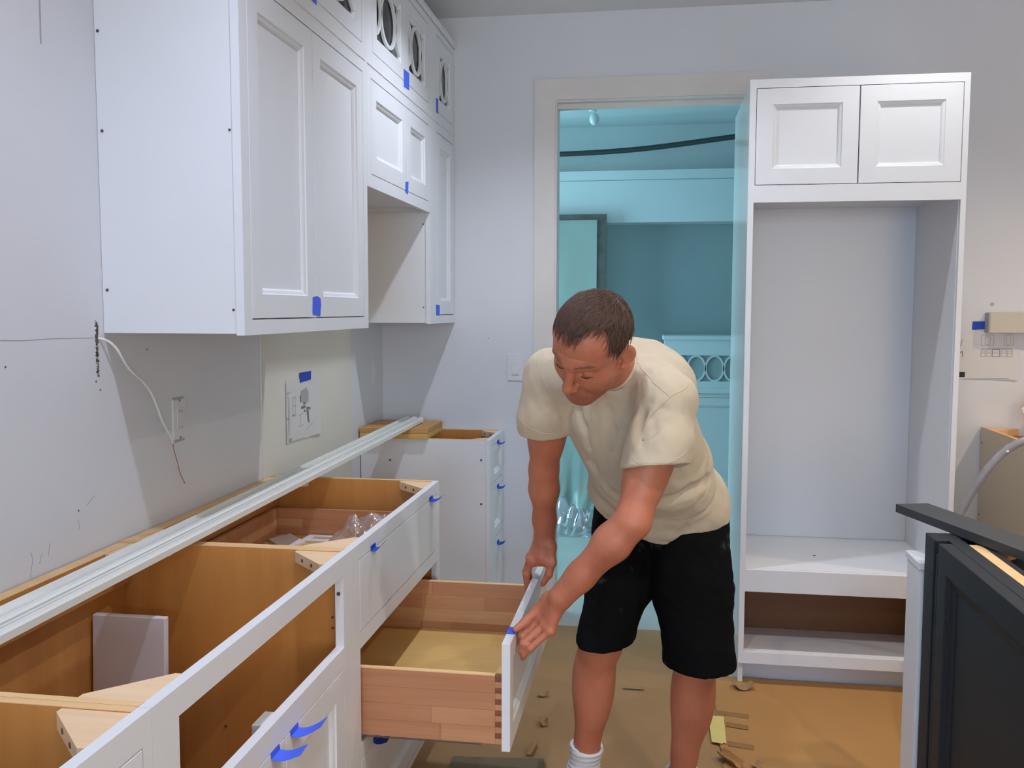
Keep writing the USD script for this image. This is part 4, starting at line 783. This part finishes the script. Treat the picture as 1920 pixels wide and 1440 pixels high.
CREASES = [[(-.035, 2.144, 1.141), (-.028, 2.146, 1.157), (-.005, 2.149, 1.182), (.022, 2.155, 1.203)], [(-.033, 2.139, 1.134), (-.005, 2.135, 1.158), (.029, 2.141, 1.175)], [(-.038, 2.149, 1.148), (-.032, 2.172, 1.185), (-.014, 2.17, 1.217)],
    [(-.165, 2.43, 1.03), (-.162, 2.419, 1.025), (-.135, 2.436, .975), (-.101, 2.436, .941), (-.078, 2.428, .932)], [(.19, 2.54, .995), (.146, 2.459, .983), (.096, 2.408, .967), (.035, 2.396, .942), (-.003, 2.407, .925)], [(-.168, 2.56, .921), (-.128, 2.512, .895), (-.091, 2.487, .88)],
    [(-.191, 2.363, 1.174), (-.176, 2.351, 1.134), (-.163, 2.367, 1.078)], [(-.113, 2.299, 1.182), (-.1, 2.302, 1.129), (-.1, 2.326, 1.072)]]
shirt_solid = shirt[:-2]
for i, c in enumerate(CREASES):
    w = [.0055, .005, .0045, .006, .0085, .005, .003, .003][i]; shirt += chain([A_(*x) for x in c], list(np.linspace(w, w*.45, len(c))), .022, 's')
def shirt_disp(V, n):
    q = (V-pel)@TR; u, f, s = q.T
    a = .014*(meshkit.fbm(np.stack([u*13+s*4, f*9, s*4.5], 1), 3, 41)-.5)
    b = .020*np.exp(-((s-.16)/.11)**2)*(np.abs(meshkit.fbm(np.stack([u*4, f*4+3, s*20+u*9], 1), 2, 47)-.5)*2-.25)
    c = .011*(meshkit.fbm(np.stack([V[:, 0]*22, V[:, 1]*22, V[:, 2]*10+V[:, 0]*8], 1), 3, 43)-.5)
    return a+b*.55+c
SHV, SHF = mesh_of(shirt, .004, 2, shirt_disp)
sh = part(man, 't_shirt', (SHV, SHF), SHIRTM, smooth=True)
from scipy.spatial import cKDTree
SHT = cKDTree(SHV); SHN = trimesh.Trimesh(SHV, SHF, process=False).vertex_normals
def on_shirt(pts, n, off):
    p = spline(pts, n); _, i = SHT.query(p, k=6); q = SHV[i].mean(1)+SHN[i].mean(1)*off
    for _ in range(2): q[1:-1] = (q[:-2]+q[1:-1]*2+q[2:])/4
    return q
SEAMS = [[(-.041, 2.272, 1.301), (-.016, 2.21, 1.276), (.013, 2.169, 1.251), (.035, 2.163, 1.234)], [(.079, 2.205, 1.262), (.071, 2.183, 1.25), (.043, 2.164, 1.236), (.016, 2.158, 1.212), (-.014, 2.153, 1.181), (-.032, 2.148, 1.156)], [(-.048, 2.137, 1.092), (-.012, 2.114, 1.078), (.03, 2.116, 1.084), (.078, 2.151, 1.109)],
    [(-.352, 2.415, 1.147), (-.313, 2.398, 1.117), (-.248, 2.423, 1.107)], [(-.31, 2.372, 1.32), (-.295, 2.361, 1.282), (-.267, 2.359, 1.221), (-.243, 2.406, 1.147)], [(-.10, 2.52, .838), (-.04, 2.512, .819), (.038, 2.487, .839), (.122, 2.499, .877), (.194, 2.579, .915)]]
for i, c in enumerate(SEAMS): sub(sh, 'seam', tube(on_shirt(c, 40, .0002), .0011 if i < 5 else .0008, 6), SEAM, smooth=True)
ca, cb = np.array(tq(0, -.014, TL-.028)), np.array(hq(0, -.025, -.07)); cx = unit(np.cross(cb-ca, [0, 0, 1.])); cy = np.cross(unit(cb-ca), cx); ts = np.linspace(1.6, -.5, 240); ringp = []
for g in np.linspace(0, 2*np.pi, 72, endpoint=False):
    P_ = ca+(cb-ca)*ts[:, None]+(.050+.0105*ts[:, None])*(math.cos(g)*cx+math.sin(g)*cy); f_ = field(shirt_solid, P_.astype(np.float32)); k = np.nonzero(f_ < 0)[0]
    ringp.append(P_[k[0]] if len(k) else P_[-1])
ringp = np.array(ringp)
for _ in range(6): ringp = (np.roll(ringp, 1, 0)+2*ringp+np.roll(ringp, -1, 0))/4
sub(sh, 'collar', tube(np.vstack([ringp, ringp[:2]]), .0062, 10), SHIRTM, 'ribbed crew neck collar', smooth=True)

# shorts, with a waist that the t-shirt hides
lgL, lgR = unit(kneeL-hipL), unit(kneeR-hipR)
hemL, hemR = A_(.130, 2.462, .492), A_(-.126, 2.497, .524)
pants = [cone(hipL+A_(-.005, -.01, .08), hipR+A_(.005, -.01, .08),   .116, .118, .05), cone(hipL+A_(.004, 0, .03), hipL+(hemL-hipL)*.5, .116, .103, .03), cone(hipL+(hemL-hipL)*.5, hemL+lgL*.08, .101, .095, .03),
         cone(hipR+A_(-.012, 0, .02), hipR+(hemR-hipR)*.55, .110, .088, .03), cone(hipR+(hemR-hipR)*.55, hemR+lgR*.08, .086, .072, .03)]
for p, n0, r0, r1, lg in ((hemL, unit((0, .05, -1)), .17, .084, lgL), (hemR, unit((0, .05, -1)), .135, .062, lgR)):
    pants += [dict(t='g', op='s', k=.004, parts=[cone(p-n0*.02, p+n0*.12, r0, r0), dict(half(p, -n0), j='i')]), cone(p-lg*.045, p+lg*.05, r1-.008, r1, .004, 's')]
pants += [dict(t='g', op='s', k=.01, parts=[dict(half(hemp+hemn*.045, -hemn))])]
def pants_disp(V, n):
    return .012*(meshkit.fbm(np.stack([V[:, 0]*16, V[:, 1]*12, V[:, 2]*6], 1), 3, 61)-.5)+.008*(np.abs(meshkit.fbm(np.stack([V[:, 0]*9, V[:, 1]*9, V[:, 2]*16+V[:, 0]*10], 1), 3, 62)-.5)*2-.2)
part(man, 'shorts', mesh_of(pants, .005, 2, pants_disp), SHORTM, smooth=True)
# socks and shoes
for a, k, lab in ((ankL, kneeL, 'L'), (ankR, kneeR, 'R')):
    top = a+(k-a)*(.14 if lab == 'L' else .235); d = unit(k-a)
    so = [cone(a, top, .0415, .0455, .01), cone(top-d*.012, top+d*.001, .0468, .0468, .006), cone(a, a+A_(-.015, -.13, -.052), .042, .034, .03), half(top, -d, .003, 's'), cone(top-d*.03, top+d*.04, .037, .040, .003, 's')]
    part(man, 'sock', mesh_of(so, .004, 1, lambda V, n: .003*np.sin(V[:, 2]*420)*(meshkit.fbm(V*30, 2, 7)) ), SOCKM, smooth=True)
    f0, f1 = a+A_(.004, .055, -.05), a+A_(-.022, -.155, -.060)
    shp = [cone(f0, f1, .048, .042, .02), cone(a+A_(0, .01, -.03), f1+A_(0, .03, .015), .050, .036, .03), half((0, 0, .018), (0, 0, 1), .004), cone(a+A_(0, .01, -.0), a+A_(0, .01, .09), .040, .046, .006, 's')]
    part(man, 'shoe', mesh_of(shp, .006, 1), SHOEM, smooth=True)
    so = sg.LineString([tuple(f0[:2]), tuple(f1[:2])]).buffer(.048); part(man, 'shoe_sole', extr(so, .0135, .026), SHOEM)
# eyes, lashes, brows
for s in (1, -1):
    e = trimesh.creation.icosphere(2, .0098*HS); e.apply_translation(hq(s*.033, .0752, -.0045)); part(man, 'eye', e, LASH, 'dark lowered eye', smooth=True)
    part(man, 'lashes', tube([hq(s*.0195, .0850, -.0105), hq(s*.027, .0895, -.0095), hq(s*.035, .0885, -.0088), hq(s*.0465, .0785, -.0075)], [.0006, .0011, .0012, .0006], 6), LASH)
HEADP = head+neckp
br = np.random.default_rng(9); BV, BC = [], []
for s in (1, -1):
    for k in range(60):
        a = br.random(); x = .013+.036*a; z = .0215+.006*math.sin(a*2.6)+br.normal(0, .0018); y0 = .104-.030*a*a
        p = np.array(hq(s*x, y0, z)); d = -np.array(hf)
        for _ in range(12): p = p+d*float(field(HEADP, p[None].astype(np.float32))[0])*.8
        t_ = unit(HM@np.array([s*1.0, -.25-a*.5, .35-.5*a])); l_ = br.uniform(.006, .010)
        BV += [p-np.array(hf)*(-.0004), p+t_*l_*.5+np.array(hf)*.0012, p+t_*l_+np.array(hf)*.0006]; BC.append(3)
bc = UsdGeom.BasisCurves.Define(stage, man+'/eyebrows'); bc.CreateTypeAttr('linear'); bc.CreateCurveVertexCountsAttr(Vt.IntArray(BC)); bc.CreatePointsAttr(Vt.Vec3fArray.FromNumpy((np.array(BV)-LOC[man]).astype(np.float32))); bc.CreateWidthsAttr(Vt.FloatArray([.0009, .0008, .0003]*len(BC))); bc.SetWidthsInterpolation('vertex')
UsdShade.MaterialBindingAPI.Apply(bc.GetPrim()).Bind(BROWM); data(bc.GetPrim(), kind='stuff')
# hair: a cap under combed strands
cap = [he((0, -.007, .028), (.0755, .0850, .0775), .01), he((0, .010, .056), (.060, .074, .056), .02)]
def hair_d(L):
    """> 0 outside the hair: a forelock between receding temples, sideburns before the ears, bare ears, nape at the back."""
    x, y, z = L.T; ax = np.abs(x)
    top = np.interp(ax, [0, .017, .026, .034, .045, .061, .08], [.077, .074, .054, .040, .031, .037, .045]); sid = np.interp(z, [-.03, .025, .07], [.031, .046, .037])
    top = np.where(x < 0, np.interp(ax, [0, .034, .05, .06, .08], [.077, .064, .050, .042, .045]), top); yb = np.where(z > .062, top, np.where(ax > .03, sid, top)); zb = np.interp(y, [-.05, -.03, .004, .008], [-.066, -.050, -.030, -.026])
    ear = np.where(ax > .05, .030-np.sqrt(((y+.012)/.9)**2+((z+.018)/1.25)**2), -1)
    return np.maximum(np.maximum(y-yb, zb-z), ear)
cv, cf = mesh_of(cap, .0035, 2)
cl = ((cv-HC)@HM)/HS; hd_ = hair_d(cl); n_ = trimesh.Trimesh(cv, cf, process=False).vertex_normals
sink = np.clip((hd_+.010)/.012, 0, 1); wob = .003*(meshkit.fbm(cl*np.array([70, 26, 26]), 3, 81)-.5)
cv2 = cv+n_*((wob+.003)*(1-sink)-.016*sink)[:, None]
keepf = (hd_[cf] < .006).all(1)
hairp = part(man, 'hair', (cv2, cf[keepf]), HAIRC, 'short brown hair combed forward', smooth=True)
r = np.random.default_rng(5); okf = np.nonzero((hd_[cf] < -.001).all(1))[0]; NS = 5200
tri = cf[r.choice(okf, NS)]; bw = r.dirichlet((1, 1, 1), NS); root = (cv2[tri]*bw[..., None]).sum(1); nn = (n_[tri]*bw[..., None]).sum(1); rl = ((root-HC)@HM)/HS
whorl = np.array([.012, -.058]); d2 = rl[:, :2]-whorl; cmb = np.stack([.25*d2[:, 0]/.05-.18*(rl[:, 0] > 0), np.where(rl[:, 1] > -.06, 1.0, -.3), np.where(rl[:, 2] < .05, -1.1, -.15)], 1)
side = np.abs(rl[:, 0]) > .055; cmb[side] = cmb[side]*np.array([.2, .35, 1])+np.array([0, .1, -.5])
dw = cmb@HM.T+r.normal(0, .22, (NS, 3)); dw -= nn*(dw*nn).sum(1, keepdims=True); dw /= np.linalg.norm(dw, axis=1, keepdims=True)
ln = np.where(rl[:, 2] > .045, r.uniform(.022, .042, NS), r.uniform(.008, .016, NS)); st = np.array([0, .25, .5, .75, 1.0])
pts = root[:, None]-nn[:, None]*.001+dw[:, None]*(ln[:, None]*st)[..., None]+nn[:, None]*((ln[:, None]*(.22*st-.30*st**2))[..., None]+.0012)
hs = UsdGeom.BasisCurves.Define(stage, hairp+'/strands'); hs.CreateTypeAttr('linear'); hs.CreateCurveVertexCountsAttr(Vt.IntArray([5]*NS))
hs.CreatePointsAttr(Vt.Vec3fArray.FromNumpy((pts.reshape(-1, 3)-LOC[man]).astype(np.float32))); hs.CreateWidthsAttr(Vt.FloatArray.FromNumpy(np.tile(np.array([.0011, .0011, .0010, .0008, .0003], np.float32), NS))); hs.SetWidthsInterpolation('vertex')
UsdShade.MaterialBindingAPI.Apply(hs.GetPrim()).Bind(HAIRM); data(hs.GetPrim(), kind='stuff')
